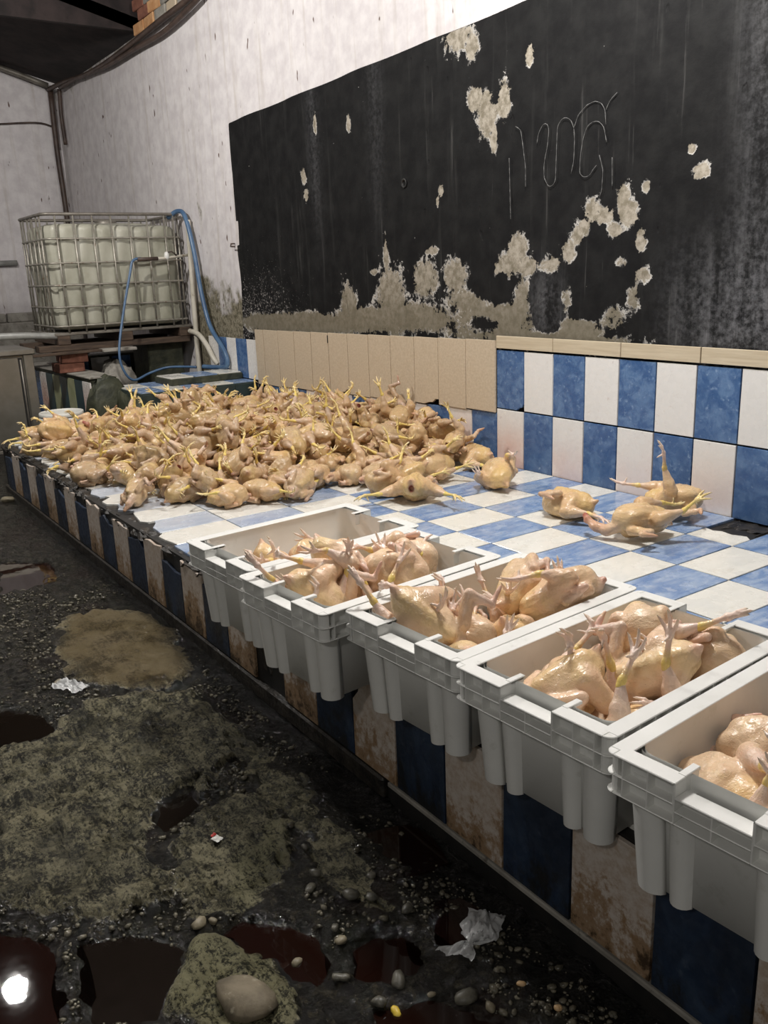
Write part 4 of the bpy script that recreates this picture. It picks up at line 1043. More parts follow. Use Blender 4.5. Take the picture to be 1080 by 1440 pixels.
# ---------------------------------------------------------------- hoses, pipes, cables
def smooth_path(P, n=8):
    P = [Vector(p) for p in P]; out = []
    for i in range(len(P) - 1):
        a, b, c, d = P[max(i - 1, 0)], P[i], P[i + 1], P[min(i + 2, len(P) - 1)]
        for k in range(n):
            t = k / n; out.append(.5 * ((2 * b) + (c - a) * t + (2 * a - 5 * b + 4 * c - d) * t * t + (3 * b - a - 3 * c + d) * t ** 3))
    return out + [P[-1]]
up = lambda P: [(x, y, z + H) for x, y, z in P]
def pipe(name, P, r, mat, label, cat, n=8, seg=8):
    o = obj(name, MB().tube(smooth_path(up(P), seg), r, n).mesh(name), M[mat]); return tag(o, label, cat)
pipe('hose', [(-4.0, -.12, 1.50), (-3.90, -.07, 1.545), (-3.80, -.05, 1.50), (-3.70, -.045, 1.25), (-3.62, -.045, .90), (-3.50, -.045, .62), (-3.30, -.045, .46), (-3.22, -.045, .37), (-3.23, -.05, .30), (-3.36, -.07, .285), (-3.5, -.14, .287)], .019, 'hose', 'thick blue hose hanging down the wall from the top of the tank', 'hose', 10)
pipe('thin_hose', [(-3.50, -.20, .288), (-3.62, -.27, .290), (-3.72, -.38, .285), (-3.74, -.52, .25), (-3.72, -.66, .21), (-3.72, -.735, .29), (-3.74, -.75, .45), (-3.80, -.66, .75), (-3.83, -.56, 1.05), (-3.84, -.52, 1.155), (-3.84, -.45, 1.175)], .0105, 'hose', 'thin blue hose looping from the tap pipe down to the basin', 'hose', 8)
tp = thing('tap_pipe', 'horizontal pipe with a chrome tap across the front of the tank', 'pipe', (-3.83, -.25, 1.17 + H))
obj('pipe', MB().tube([(0, .22, .022), (0, .0, .0), (0, -.19, -.004)], .012, 10).mesh('pipe'), M['pvc'], tp)
obj('joint', MB().tube([(0, -.06, -.002), (0, -.23, -.005)], .016, 10).mesh('joint'), M['cable'], tp)
obj('valve', MB().lathe([(0, .04), (.012, .038), (.02, .02), (.022, -.01), (.012, -.02)], 12).mesh('valve'), M['crate'], tp, (0, .02, .012))
obj('lever', MB().tube([(0, .02, .045), (.02, .06, .05), (.02, .10, .02)], .006, 8).mesh('lever'), M['cable'], tp)
pipe('overflow_pipe', [(-3.90, -.06, .56), (-3.74, -.05, .535), (-3.60, -.045, .45), (-3.50, -.04, .35), (-3.46, -.02, .30)], .022, 'pvc', 'curved cream plastic pipe running from under the tank into the wall tiles', 'pipe', 10)
st = pipe('standpipe', [(-3.84, -.035, -.2), (-3.83, -.035, .5), (-3.80, -.035, 1.1), (-3.78, -.035, 1.47)], .022, 'pvc', 'upright pale pipe on the wall beside the tank', 'pipe', 10, 3)
pipe('wall_pipe', [(-7.19, -2.4, 1.25), (-7.19, -1.4, 1.235), (-7.19, -.66, 1.235)], .03, 'greypipe', 'grey pipe fixed along the far end wall behind the tank', 'pipe', 10, 3)
pipe('drain_pipe', [(-4.25, -2.1, .60), (-4.05, -1.55, .615), (-3.98, -1.25, .600), (-4.0, -1.10, .585)], .028, 'greypipe', 'grey plastic pipe leading in from the left to the tank base', 'pipe', 10, 4)
pipe('corner_conduit', [(-7.17, -.06, 3.05), (-7.17, -.07, 2.4), (-7.16, -.06, 1.8), (-7.16, -.06, 1.0)], .030, 'cable', 'dark vertical conduit in the corner above the tank', 'pipe', 8, 3)
pipe('short_conduit', [(-6.9, -.04, 3.0), (-6.95, -.04, 2.75), (-6.93, -.04, 2.45)], .022, 'cable', 'short drooping conduit beside the corner below the roof', 'pipe', 8, 5)
pipe('end_wall_cord', [(-7.21, -1.2, 2.62), (-7.21, -.7, 2.66), (-7.21, -.25, 2.70), (-7.21, -.08, 2.67)], .009, 'cable', 'thin cord strung across the far end wall', 'cord', 6, 5)
pipe('upper_cable', [(-3.0, -.05, 3.06), (-3.36, -.05, 3.0), (-3.91, -.05, 2.985), (-4.58, -.05, 2.96), (-5.36, -.05, 2.945), (-6.0, -.05, 2.965), (-6.6, -.05, 3.02), (-7.2, -.08, 3.04)], .024, 'cable', 'upper brown cable sagging along the top of the white wall', 'cable', 8, 6)
pipe('lower_cable', [(-2.95, -.05, 3.02), (-3.21, -.05, 2.955), (-3.86, -.05, 2.895), (-4.50, -.05, 2.905), (-5.36, -.05, 2.92), (-6.2, -.05, 2.98), (-6.8, -.06, 2.99)], .020, 'cable', 'lower brown cable sagging along the top of the white wall', 'cable', 8, 6)
pipe('roof_purlin', [(-7.3, -3.0, 3.62), (-7.15, -1.2, 3.36), (-7.12, -.55, 3.20), (-7.1, -.10, 3.06)], .030, 'rail', 'dull metal roof tube meeting the corner above the end wall', 'tube', 8, 3)

# ---------------------------------------------------------------- litter on the floor
def pebble(seed, a, b, c, sub=2):
    rs = np.random.RandomState(seed % 9999); bm = bmesh.new(); bmesh.ops.create_icosphere(bm, subdivisions=sub, radius=1)
    w = rs.normal(size=(3, 3)) * 1.6
    for v in bm.verts:
        n = np.array(v.co); k = 1 + .15 * np.sin(w @ n + seed).sum() + .07 * math.sin(n[0] * 7 + n[1] * 5 + seed); v.co = Vector((n[0] * a * k, n[1] * b * k, n[2] * c * k))
    me = bpy.data.meshes.new('pebble'); bm.to_mesh(me); bm.free(); me.polygons.foreach_set('use_smooth', [True] * len(me.polygons)); return me
_dg = None
def floor_z(x, y):
    global _dg
    if _dg is None:
        bpy.context.view_layer.update(); _dg = bpy.data.objects['floor']
    hit, loc, *_ = _dg.ray_cast(Vector((x, y, 1)), Vector((0, 0, -1)))
    return loc.z if hit else 0
PB = [(1.944, -2.416, .016, 'dark grey pebble at the lip of the curved red puddle'), (2.092, -2.321, .017, 'flat pale pebble right of the curved red puddle'), (1.881, -2.51, .013, 'small cream pebble below the long slab edge'), (1.866, -2.536, .019, 'flat greyish pebble beside the cream pebble below the slab'),
      (1.87, -2.253, .015, 'whitish pebble at the right tip of the mossy slab'), (1.916, -2.291, .015, 'upright grey pebble right of the mossy slab'), (1.982, -2.224, .019, 'light grey pebble in the mossy gravel'), (2.056, -2.312, .013, 'small beige pebble at the puddle end in the gravel'),
      (2.17, -2.37, .017, 'yellowish pebble between two red puddles'), (2.237, -2.282, .024, 'long flat grey pebble above the yellow scrap'), (2.342, -2.199, .022, 'long grey brown pebble below the knotted plastic bag'), (2.389, -2.178, .013, 'pale crumbly pebble near the orange scraps'), (2.30, -2.25, .008, 'tiny pale pebble right of the yellow scrap'),
      (1.78, -2.225, .012, 'tan pebble on the right end of the mossy slab'), (1.953, -2.153, .017, 'rounded tan pebble near the dark gutter'), (2.02, -2.20, .018, 'squarish grey pebble in gravel above the red puddle'), (2.10, -2.16, .016, 'round brown pebble left of the plastic bag'), (2.26, -2.34, .016, 'thin brown pebble just below the yellow scrap'), (.49, -2.46, .016, 'small cream pebble beside the crumpled film near the tan slab'), (-2.397, -2.01, .045, 'white stone on the far floor beside the platform foot')]
for i, (x, y, r, lab) in enumerate(PB):
    z = floor_z(x, y); o = obj('pebble', pebble(i + 3, r, r * .68, r * .45), M['pebble'] if not ('cream' in lab or 'white' in lab or 'pale' in lab) else M['chip'], None, (x, y, z + r * .22), (0, 0, i * 1.7)); tag(o, lab, 'pebble', 'pebbles on the wet floor')
z = floor_z(2.119, -2.551); o = obj('cobble', pebble(95, .056, .050, .017), m_simple('brown_cobble', (.085, .070, .045), (.20, .165, .11), 14, .75, .9, spots=(.28, .25, .18)), None, (2.119, -2.551, z + .004), (0, 0, .5)); tag(o, 'large smooth brown cobble at the bottom edge by the crumbly lump', 'stone')
gv = MB(); rs = np.random.RandomState(5); N = 0
tet = [pebble(200 + i, 1, .7, .5, 1) for i in range(6)]; TV = [np.array([v.co[:] for v in t.vertices]) for t in tet]; TF = [[tuple(p.vertices) for p in t.polygons] for t in tet]
bm_ = []
while N < 5200:
    x = 2.7 - 3.4 * rs.rand() ** 1.4; y = rs.uniform(-2.9, -1.99)
    if fbm(np.array([x]), np.array([y]), 5, 91, 3)[0] < .40: continue
    if any(sdpoly(np.array([x]), np.array([y]), p)[0] < .01 for p, h in SLAB.values()) or any(sdpoly(np.array([x]), np.array([y]), p)[0] < .005 for p, *_ in PUD): continue
    s = .0026 + .0085 * rs.rand() ** 3; i = N % 6; a = rs.rand() * 6.28; c, q = math.cos(a), math.sin(a)
    V = TV[i] * s; V = np.stack([V[:, 0] * c - V[:, 1] * q + x, V[:, 0] * q + V[:, 1] * c + y, V[:, 2] + floor_z(x, y) + s * .15], 1)
    gv.add(V, TF[i], True); N += 1
o = obj('gravel', gv.mesh('gravel', fix=False), M['wet_gravel']); o['kind'] = 'stuff'; tag(o, 'loose wet gravel scattered over the dark floor', 'gravel')
def crumple(name, w, l, amp, seed, knot=None, n=26):
    v = []; f = []; U, T = np.meshgrid(np.linspace(-.5, .5, n), np.linspace(-.5, .5, n), indexing='ij')
    A = fbm(U.ravel() + 3, T.ravel() + 5, 4.5, seed, 2); B = fbm(U.ravel() + 7, T.ravel() + 2, 11, seed + 9, 2); E = fbm(U.ravel() + 1, T.ravel() + 9, 6, seed + 30, 2) - .5
    for i, (u, t) in enumerate(zip(U.ravel(), T.ravel())):
        pinch = 1 - (.62 * math.exp(-((t - knot) / .13) ** 2) if knot is not None else 0)
        bend = -.55 * l * max(0, -t - .12) if knot is not None else 0
        edge = 1 - max(abs(u), abs(t)) * 1.7
        fold = abs(A[i] - .5) * 4 + abs(B[i] - .5) * 2.2
        v.append((u * w * pinch + bend + E[i] * .25 * w, t * l + E[(i * 7) % len(E)] * .06 * l, amp * max(.03, .25 + .75 * edge) * (.15 + fold * .6)))
    for i in range(n - 1):
        for j in range(n - 1): f.append((i * n + j, (i + 1) * n + j, (i + 1) * n + j + 1, i * n + j + 1))
    return MB().add(v, f, True).mesh(name, fix=False)
o = obj('plastic_film', crumple('plastic_film', .060, .125, .030, 3), M['film'], None, (.564, -2.44, floor_z(.564, -2.44) + .004), (0, 0, R(-62))); tag(o, 'crumpled scrap of clear plastic film beside the tan slab', 'plastic scrap')
o = obj('plastic_bag', crumple('plastic_bag', .075, .14, .034, 8, -.22, 30), M['film'], None, (2.249, -2.088, floor_z(2.249, -2.10) + .004), (0, 0, R(35))); tag(o, 'twisted clear plastic bag lying near the dark gutter', 'plastic bag')
wr = thing('torn_wrapper', 'tiny torn white and red wrapper on the mossy slab', 'wrapper', (1.637, -2.388, floor_z(1.637, -2.388) + .003), R(20))
obj('white_piece', crumple('white_piece', .026, .020, .010, 5, None, 9), M['bucket'], wr); obj('red_piece', crumple('red_piece', .008, .014, .010, 6, None, 6), m_simple('red_print', (.45, .03, .03), (.55, .06, .05), 30, .4), wr, (-.016, .003, .002))
for name, x, y, r, mt, lab, cat in (('yellow_scrap', 2.286, -2.321, .014, 'yellow', 'bright yellow scrap on the gravel at the bottom edge', 'scrap'), ('orange_scrap', 2.38, -2.092, .011, 'orange', 'orange crumb on the gravel, nearer the plastic bag', 'scrap'), ('orange_scrap', 2.461, -2.074, .010, 'orange', 'pinkish orange crumb on the gravel near the bottom edge', 'scrap'), ('cream_chip', 2.065, -2.411, .014, 'chip', 'cream coloured chip lying in the curved red puddle', 'chip')):
    o = obj(name, pebble(int(x * 1000), r, r * .75, r * .55), M[mt], None, (x, y, floor_z(x, y) + r * .35 + (.012 if name == 'cream_chip' else 0)), (0, 0, x * 7)); tag(o, lab, cat)
# ---------------------------------------------------------------- placing the chickens
def chicken(pose, loc, q, label, group=None, pale=0, color=(1, 1, 1), size=1.0, cat='chicken'):
    body, feet = chicken_parts(pose, pale)
    t = thing('plucked_chicken', label, cat, loc, 0, group)
    t.rotation_mode = 'QUATERNION'; t.rotation_quaternion = q; t.scale = (size,) * 3
    if not body.materials: body.materials.append(M['skin'])
    b = obj('body', body, None, t); b.color = (*color, 1)
    for fm, hk, fq in feet:
        if not fm.materials: fm.materials.append(M['skin'])
        f = obj('foot', fm, None, t, tuple(hk)); f.rotation_mode = 'QUATERNION'; f.rotation_quaternion = fq; f.color = (1, 1, 1, 1)
    return t
# resting places: pose, x, y, z, quaternion, size (, crate)
PILE = [(2,-1.341,-.74,.37,.091,.584,.796,.13,.8),(1,-1.184,-.772,.398,.211,-.152,-.016,-.965,.77),(5,-2.184,-.86,.366,.118,.66,-.738,-.076,.74),(5,-.841,-.353,.397,.176,.346,.873,-.296,.79),(4,-2.414,-1.412,.381,.152,.978,-.013,.14,.81),
 (3,-2.465,-.275,.389,.938,-.064,.264,-.215,.73),(6,-.73,-.698,.369,.002,-.023,.997,-.069,.81),(2,-1.083,-1.831,.372,.179,.653,-.711,-.19,.84),(2,-2.149,-1.387,.391,.372,.755,.485,.239,.83),(0,-1.37,-.175,.386,.937,-.267,.048,.218,.74),
 (1,-1.206,-.629,.416,.921,-.059,-.24,-.3,.76),(3,-1.322,-1.315,.372,.029,-.163,-.985,-.039,.84),(7,-.069,-.545,.366,.228,.901,.357,.092,.77),(0,-1.775,-1.488,.381,.061,.924,.367,-.083,.73),(6,-.357,-1.133,.392,.529,-.451,-.7,.161,.75),
 (7,-2.564,-.661,.387,.258,.503,.734,.377,.78),(0,-.151,-1.323,.366,.046,.354,-.928,-.104,.75),(5,-.181,-1.479,.365,.123,-.889,-.44,.037,.73),(0,-.95,-.973,.365,.069,.942,.327,.034,.73),(1,-2.191,-.464,.367,-.116,.987,.114,.013,.74),
 (0,-2.463,-.6,.388,.911,-.086,.152,-.375,.79),(4,-2.363,-1.083,.368,.138,.9,-.408,-.059,.76),(2,-1.739,-.206,.367,.003,.016,-.988,.155,.77),(0,-2.062,-1.046,.374,.842,-.001,-.003,-.54,.76),(0,-2.014,-.628,.372,.035,-.145,-.989,.006,.84),
 (6,-1.561,-.956,.367,-.005,.339,.939,.055,.77),(3,-.894,-.177,.368,-.096,-.932,-.346,-.054,.78),(0,-2.148,-1.581,.371,.92,-.004,-.001,-.392,.73),(0,-1.99,-1.613,.377,.807,.001,-.001,.59,.81),(2,.179,-.849,.391,.207,-.522,.77,-.303,.83),
 (6,-1.424,-1.72,.368,-.047,.343,.938,-.034,.79),(0,-2.022,-.442,.39,.888,.213,.253,.319,.78),(0,-1.924,-.271,.372,.288,-.003,.002,-.958,.75),(1,-.864,-1.272,.378,.976,.001,-.018,-.215,.84),(0,-.957,-1.696,.372,.033,.005,-.994,.104,.84),
 (2,-1.601,-.144,.368,-.137,.906,-.392,.078,.78),(1,-.451,-.121,.377,.871,.01,-.006,.491,.81),(0,-.458,-.539,.372,.853,.002,-0,.523,.74),(2,-.242,-.1,.368,-.242,.929,-.268,.084,.76),(3,-1.684,-.459,.39,.363,.104,.151,-.913,.83),
 (0,-.815,-1.107,.373,.986,.001,-.003,.166,.76),(1,-.995,-.681,.369,.004,-.097,.995,.021,.79),(0,-.523,-.708,.378,.371,-.028,-.005,-.928,.75),(2,-.625,-.864,.388,.424,.815,.354,.178,.8),(2,-.786,-.08,.386,.024,.053,.844,.534,.77),
 (3,-1.896,-.51,.366,.043,.971,.233,.015,.73),(5,-2.323,-.897,.37,.011,-.721,.688,-.08,.78),(1,-.17,-.278,.378,.047,-.034,-.01,-.998,.81),(2,-.802,-.93,.369,.118,-.501,-.838,.178,.8),(5,-1.791,-.349,.37,.116,.937,.319,.078,.79),
 (7,-.562,-1.444,.365,.087,.553,.819,.129,.74),(1,-1.317,-1.494,.369,.066,-.601,-.791,.09,.79),(1,-1.889,-1.234,.417,.934,-.078,-.246,-.249,.77),(1,-1.568,-.287,.371,.141,-.003,-.001,-.99,.72),(3,-1.557,-.759,.37,-.077,.892,.445,.012,.8),
 (5,-.517,-.262,.385,.23,-.942,-.195,-.147,.82),(0,-.801,-.546,.372,.954,.001,.001,-.299,.74),(7,-2.138,-.115,.368,-.023,-.234,-.961,-.146,.77),(0,-1.089,-.28,.374,.985,-.003,-.003,-.175,.77),(1,-.151,-.847,.366,.112,-.993,-.024,-.004,.74),
 (0,-1.764,-1.134,.37,.029,.354,-.911,.209,.73),(7,-1.949,-.998,.367,.103,-.499,-.845,.161,.73),(7,-2.22,-.611,.375,.017,.158,.966,-.203,.84),(1,-.662,-1.172,.375,.296,.002,0,-.955,.78),(0,-2.478,-.448,.379,.979,.001,.002,-.202,.84),
 (0,-1.097,-1.569,.373,.778,-.001,-.004,.628,.76),(6,-1.505,-.457,.369,.051,.324,-.944,-.043,.8),(2,-.611,-.08,.428,.234,-.174,-.769,-.569,.78),(2,-2.082,-1.835,.37,.216,.807,.53,.146,.81),(0,-1.321,-.344,.372,.011,-.986,.158,-.053,.83),
 (1,-1.75,-.937,.371,.019,-.937,.347,.011,.81),(1,-1.107,-1.063,.375,-.103,.603,.781,.129,.75),(7,-1.95,-.112,.372,-.163,.972,-.164,.035,.83),(0,-1.608,-1.684,.372,.804,-0,-.004,.595,.74),(6,-1.635,-1.362,.366,.016,.713,-.699,-.043,.73),
 (0,-2.546,-.127,.365,.021,-.187,-.976,.11,.73),(0,-1.43,-.881,.372,.918,-.004,-.001,-.397,.74),(1,-.38,-.797,.384,.902,.005,-.081,-.423,.72),(1,-.409,-1.403,.375,.999,.001,.002,-.043,.79),(7,-.322,-.657,.391,.265,.53,.72,.361,.83),
 (0,-2.602,-1.723,.376,.722,-.003,-.001,.692,.8),(0,-.054,-1.174,.397,.781,-.351,.348,-.382,.77),(5,-1.717,-.696,.387,.203,-.173,.101,.959,.73),(7,-1.405,-1.151,.364,.22,-.975,-.006,-.021,.74),(1,-1.575,-1.183,.375,.965,0,-.003,-.261,.78),
 (2,-.726,-1.343,.383,.328,.642,-.615,-.32,.74),(4,-2.58,-.882,.369,.014,-.308,.951,-.032,.78),(2,-1.086,-.88,.385,.03,-.734,.636,.237,.81),(0,-2.312,-.379,.389,.635,-.1,.24,-.728,.77),(3,-.495,-1.803,.385,.901,.34,.057,-.264,.72),
 (3,-2.402,-1.712,.368,.015,-.102,-.994,-.047,.77),(1,-.333,-.21,.371,.112,-.991,-.072,0,.83),(3,-.991,-.54,.389,.043,.092,.931,.352,.81),(5,-2.376,-.142,.368,.108,-.887,-.448,.019,.79),(3,-1.105,-1.413,.394,.104,.144,.168,-.97,.84),
 (0,-1.265,-1.112,.383,.142,.659,-.728,.125,.8),(1,-2.079,-1.218,.369,-.032,-.344,.934,.092,.78),(0,-1.887,-.81,.371,-.074,-.85,-.522,-.019,.8),(0,-1.154,-.187,.429,.279,.937,.205,-.044,.81),(1,-2.272,-1.305,.38,.996,-.002,-.054,.065,.8),
 (4,-2.316,-1.554,.388,.659,-.006,.15,-.737,.8),(5,-2.548,-1.097,.368,.006,.181,-.975,.129,.76),(0,-.649,-1.023,.374,.153,-.004,.002,-.988,.77),(3,-.219,-.498,.398,.799,-.23,.14,.538,.82),(2,-.451,-1.275,.378,.151,.952,.258,.066,.83),
 (2,-1.65,-1.55,.366,.022,-.118,.969,-.216,.74),(1,-.989,-1.153,.371,.839,-0,.002,.544,.73),(3,-1.21,-.096,.396,.082,.031,-.408,-.909,.77),(7,-1.165,-1.278,.377,.117,.807,.562,-.141,.72),(1,-.626,-.561,.372,.231,-.01,-.002,-.973,.75),
 (2,-.952,-1.429,.383,.116,.319,-.875,-.346,.74),(1,-2.281,-.741,.41,.141,-.567,-.195,.787,.8),(3,-.801,-1.552,.367,.038,-.977,.208,-.024,.78),(1,-.365,-.951,.368,.109,-.98,.163,-.027,.77),(1,-1.469,-1.51,.367,.007,-.996,.087,-.001,.75),
 (0,-1.321,-.546,.39,-.051,-.686,.709,-.158,.79),(2,.073,-.49,.391,.303,.593,-.662,-.344,.84),(5,-.938,-.827,.366,-.074,.997,.013,.036,.73),(7,-2.208,-1.043,.39,.456,.694,.495,.256,.79),(5,-.411,-1.601,.368,.097,-.574,-.808,.085,.78),
 (0,-2.227,-.214,.382,.991,-.107,.085,-.003,.74),(0,-1.256,-1.769,.375,.667,-.008,-.011,-.745,.76),(2,-1.437,-.089,.369,.048,-.123,.951,.28,.73),(0,-1.74,-1.278,.371,.434,-.002,-.002,-.901,.73),(0,-1.894,-1.754,.371,.024,-.757,-.652,-.008,.82),
 (3,-1.476,-.616,.382,-.02,.988,-.059,-.144,.84),(0,-.678,-.402,.384,.135,-.919,-.347,-.13,.84),(0,-2.024,-.857,.389,.752,.175,.318,.55,.78),(0,-1.881,-1.392,.377,.168,-.209,.949,.169,.73),(0,-1.243,-.92,.374,.997,-.005,.001,-.076,.77),
 (2,-1.495,-1.359,.368,.134,.901,-.412,-.04,.77),(1,-1.025,-.124,.381,.704,.034,-.051,.707,.78),(0,-2.106,-.301,.376,.463,-.003,.002,-.886,.8),(6,-1.005,-.385,.409,.421,-.694,-.578,-.08,.82),(4,-.202,-1.008,.369,.042,.534,.838,.103,.81),
 (7,-.165,-.712,.382,.335,.87,.338,.13,.75),(0,-1.196,-.465,.375,.197,.013,-0,.98,.76),(0,-.698,-.246,.378,.162,.002,-0,-.987,.83),(0,-2.537,-1.554,.4,.8,.01,.454,.393,.78),(0,-.656,-1.709,.398,.638,.363,.077,-.674,.78),
 (0,-1.653,-.391,.493,.111,.019,.905,-.409,.76),(2,-.512,-.108,.502,.18,-.527,-.824,-.108,.73),(3,-1.689,-.815,.437,.132,-.056,.937,.318,.73),(2,-1.349,-1.617,.396,.515,-.068,.831,.2,.72),(5,-1.964,-1.163,.459,.807,-.517,-0,.285,.73),
 (6,-1.11,-1.482,.474,.046,.083,-.713,-.695,.79),(0,-1.392,-.506,.467,.322,-.161,.924,-.131,.77),(5,-.634,-.182,.467,.98,-.174,.019,.099,.76),(6,-1.751,-1.677,.385,.037,.547,.831,.099,.82),(3,-.019,-.749,.37,.023,-.688,.723,-.052,.8),
 (2,-2.015,-.212,.453,.233,-.885,.394,-.09,.8),(0,-.852,-1.033,.454,.219,-.134,.959,.124,.73),(5,-.463,-1.067,.406,.314,-.158,.901,-.255,.83),(0,-2.086,-.718,.447,.44,.334,.247,-.796,.84),(7,-1.996,-.506,.486,.524,.161,-.025,-.836,.81),
 (5,-1.104,-.551,.483,.59,.371,-.673,-.249,.8),(0,-1.149,-.367,.45,.177,.755,.622,.11,.74),(1,-1.747,-.174,.477,.603,-.26,-.321,-.683,.76),(1,-1.418,-1.335,.472,.317,-.935,-.16,.019,.79),(6,-.823,-1.589,.48,.932,.259,.126,.22,.75),
 (1,-2.246,-.147,.474,.851,-.189,.38,.309,.72),(2,-2.409,-.785,.367,.226,.877,.407,.116,.76),(5,-1.669,-.594,.469,.795,-.04,-.128,-.592,.83),(1,-.547,-1.608,.398,.325,.331,.395,-.793,.73),(5,-1.366,-1.188,.456,.172,-.936,.306,.023,.73),
 (0,-1.033,-.978,.481,.419,-.081,.151,-.891,.8),(1,-.964,-1.119,.486,.904,.101,-.264,.322,.74),(0,-1.539,-1.603,.452,.032,-.377,.901,-.211,.77),(5,-1.399,-.731,.459,.085,.602,.79,.078,.72),(7,-2.022,-1.36,.412,.727,.254,.631,-.088,.77),
 (7,-.482,-.851,.395,.418,-.218,.871,-.135,.74),(1,-2.377,-1.213,.41,.231,.423,.204,-.852,.78),(5,-1.624,-1.019,.439,.432,-.644,.602,-.19,.76),(3,-.597,-1.259,.426,-.067,.422,-.892,.147,.79),(7,-.77,-.627,.452,.033,-.932,-.357,.054,.77),
 (1,-1.094,-.116,.475,.182,.532,.791,-.24,.76),(6,-1.507,-.091,.48,.157,-.376,.699,.587,.76),(4,-1.227,-1.59,.422,.041,-.782,-.6,.167,.76),(5,-.276,-1.31,.396,.431,.23,.862,.133,.73),(0,-1.51,-1.805,.42,.367,-.294,-.482,.739,.83),
 (7,-.611,-.618,.455,-.064,.694,.717,.006,.75),(5,-1.468,-.321,.468,.733,-.145,-.102,.657,.81),(6,-.98,-.165,.497,.393,-.547,-.236,.701,.8),(6,-.341,-.447,.37,-.123,-.63,-.766,.022,.72),(0,-1.131,-.731,.475,.217,.211,-.9,-.314,.83),
 (0,.128,-.702,.392,.592,-.139,.429,-.668,.78),(6,-.309,-.315,.459,.619,-.695,-.273,-.244,.74),(0,-.556,-.78,.503,.261,-.829,-.458,.185,.81),(7,-.968,-1.313,.436,-.039,.961,-.154,.228,.83),(0,-.702,-.92,.503,.257,.003,.67,.696,.77),
 (6,-.638,-1.467,.437,.161,.67,.63,.358,.82),(1,-.761,-1.199,.469,.798,.28,.074,-.528,.77),(4,-1.981,-1.494,.471,.168,-.133,-.365,.906,.84),(5,-1.729,-1.433,.471,.265,.871,.405,-.084,.77),(3,-2.184,-.741,.547,.096,-.192,.704,-.677,.78),
 (1,-1.28,-1.436,.461,.195,.977,-.054,-.073,.73),(2,-2.343,-.538,.411,.103,-.36,.919,-.12,.72),(2,-1.397,-1.036,.393,.205,.337,.865,-.31,.78),(0,-1.635,-.244,.474,.308,-.918,-.213,.127,.82),(2,-1.327,-.263,.479,.051,-.758,-.541,.36,.75),
 (6,-.758,-.311,.485,.635,.763,-.09,-.086,.79),(7,-1.814,-.601,.414,.698,-.435,.292,.489,.82),(1,-.518,-.398,.439,.891,.355,.211,-.187,.83),(4,-1.825,-1.054,.469,.422,-.88,.032,.216,.82),(0,-2.106,-.99,.494,.542,-.828,-.064,.13,.84),
 (5,-.226,-1.186,.381,.442,-.124,-0,.888,.72),(3,-1.869,-.365,.464,.066,-.112,.962,-.24,.79),(0,-.834,-.191,.475,.065,-.184,.968,-.157,.78),(6,-.078,-.232,.452,-.098,-.516,-.825,-.207,.77),(1,-.97,-1.573,.43,.656,-.529,.353,.405,.78),
 (5,-1.151,-1.169,.464,.459,-.153,.187,-.855,.78),(3,-1.576,-1.413,.496,.663,.395,.491,-.403,.84),(7,-2.472,-.958,.402,.922,-.099,.342,.154,.76),(5,-.33,-1.52,.425,.201,.96,-.051,-.188,.73),(1,-1.816,-.112,.453,.501,.547,.658,-.128,.79),
 (0,-.344,-.107,.472,.083,.186,-.472,-.857,.75),(1,-2.202,-1.177,.449,.105,.725,-.561,-.385,.78),(2,-2.579,-1.382,.382,.175,.678,.615,.362,.78),(6,-.434,-.624,.467,.109,.869,.451,.173,.83),(0,-.659,-1.094,.472,.937,.086,-.066,-.331,.74),
 (6,-1.436,-.907,.465,.171,-.831,-.529,-.021,.83),(0,-.825,-1.427,.435,0,.78,.373,-.502,.77),(2,-.841,-.793,.457,.049,-.739,.65,.168,.74),(5,-.367,-1.324,.476,.327,-.829,.444,.091,.74),(6,-.86,-.497,.459,.078,.881,.467,-.006,.8),
 (7,-2.204,-.349,.442,.151,-.669,.727,-.026,.77),(2,-1.209,-1.353,.502,.123,-.199,-.914,.331,.77),(3,-2.147,-.832,.478,.309,-.918,.007,.248,.72),(3,-.827,-.116,.565,.717,.679,.094,.126,.81),(5,-.337,-.468,.48,.274,.451,-.846,-.07,.76),
 (6,-.52,-.263,.534,.13,-.932,.32,.106,.84),(6,-.97,-1.421,.532,.894,.394,-.052,-.209,.75),(0,-.817,-1.064,.573,.894,.261,-.111,-.346,.75),(2,-.646,-1.255,.567,.521,.689,.273,-.424,.74),(0,-1.068,-1.162,.576,.843,.233,.019,.484,.82),
 (6,-1.885,-.748,.505,.606,-.601,-.248,-.459,.73),(5,-1.652,-1.175,.459,.085,-.358,.916,.162,.77),(7,-.927,-.655,.509,.597,-.132,.772,-.173,.82),(4,-2.187,-.532,.468,.172,.182,.966,-.073,.73),(2,-2.001,-1.755,.477,.527,-.433,.304,-.665,.79),
 (2,-1.078,-.278,.506,.382,.867,.122,-.295,.8),(4,-1.328,-1.256,.572,.516,-.442,-.321,.66,.79),(2,-2.045,-.858,.544,.192,.495,.001,.848,.76),(0,-1.56,-.717,.478,.041,-.622,.774,.108,.73),(6,-1.547,-.491,.481,.22,.19,.915,.28,.75),
 (2,-1.692,-.842,.54,.078,-.502,-.832,-.223,.79),(0,-.488,-.961,.501,.134,-.041,-.988,-.067,.82),(2,-.758,-1.352,.51,.396,.516,-.575,-.496,.79),(2,-1.739,-.979,.503,.469,.803,-.355,.098,.72),(3,-1.338,-.117,.498,.732,-.435,.325,.412,.8),
 (5,-1.804,-.489,.472,.728,-.212,.168,.63,.73),(0,-1.436,-1.471,.53,.195,-.269,.349,.876,.78),]
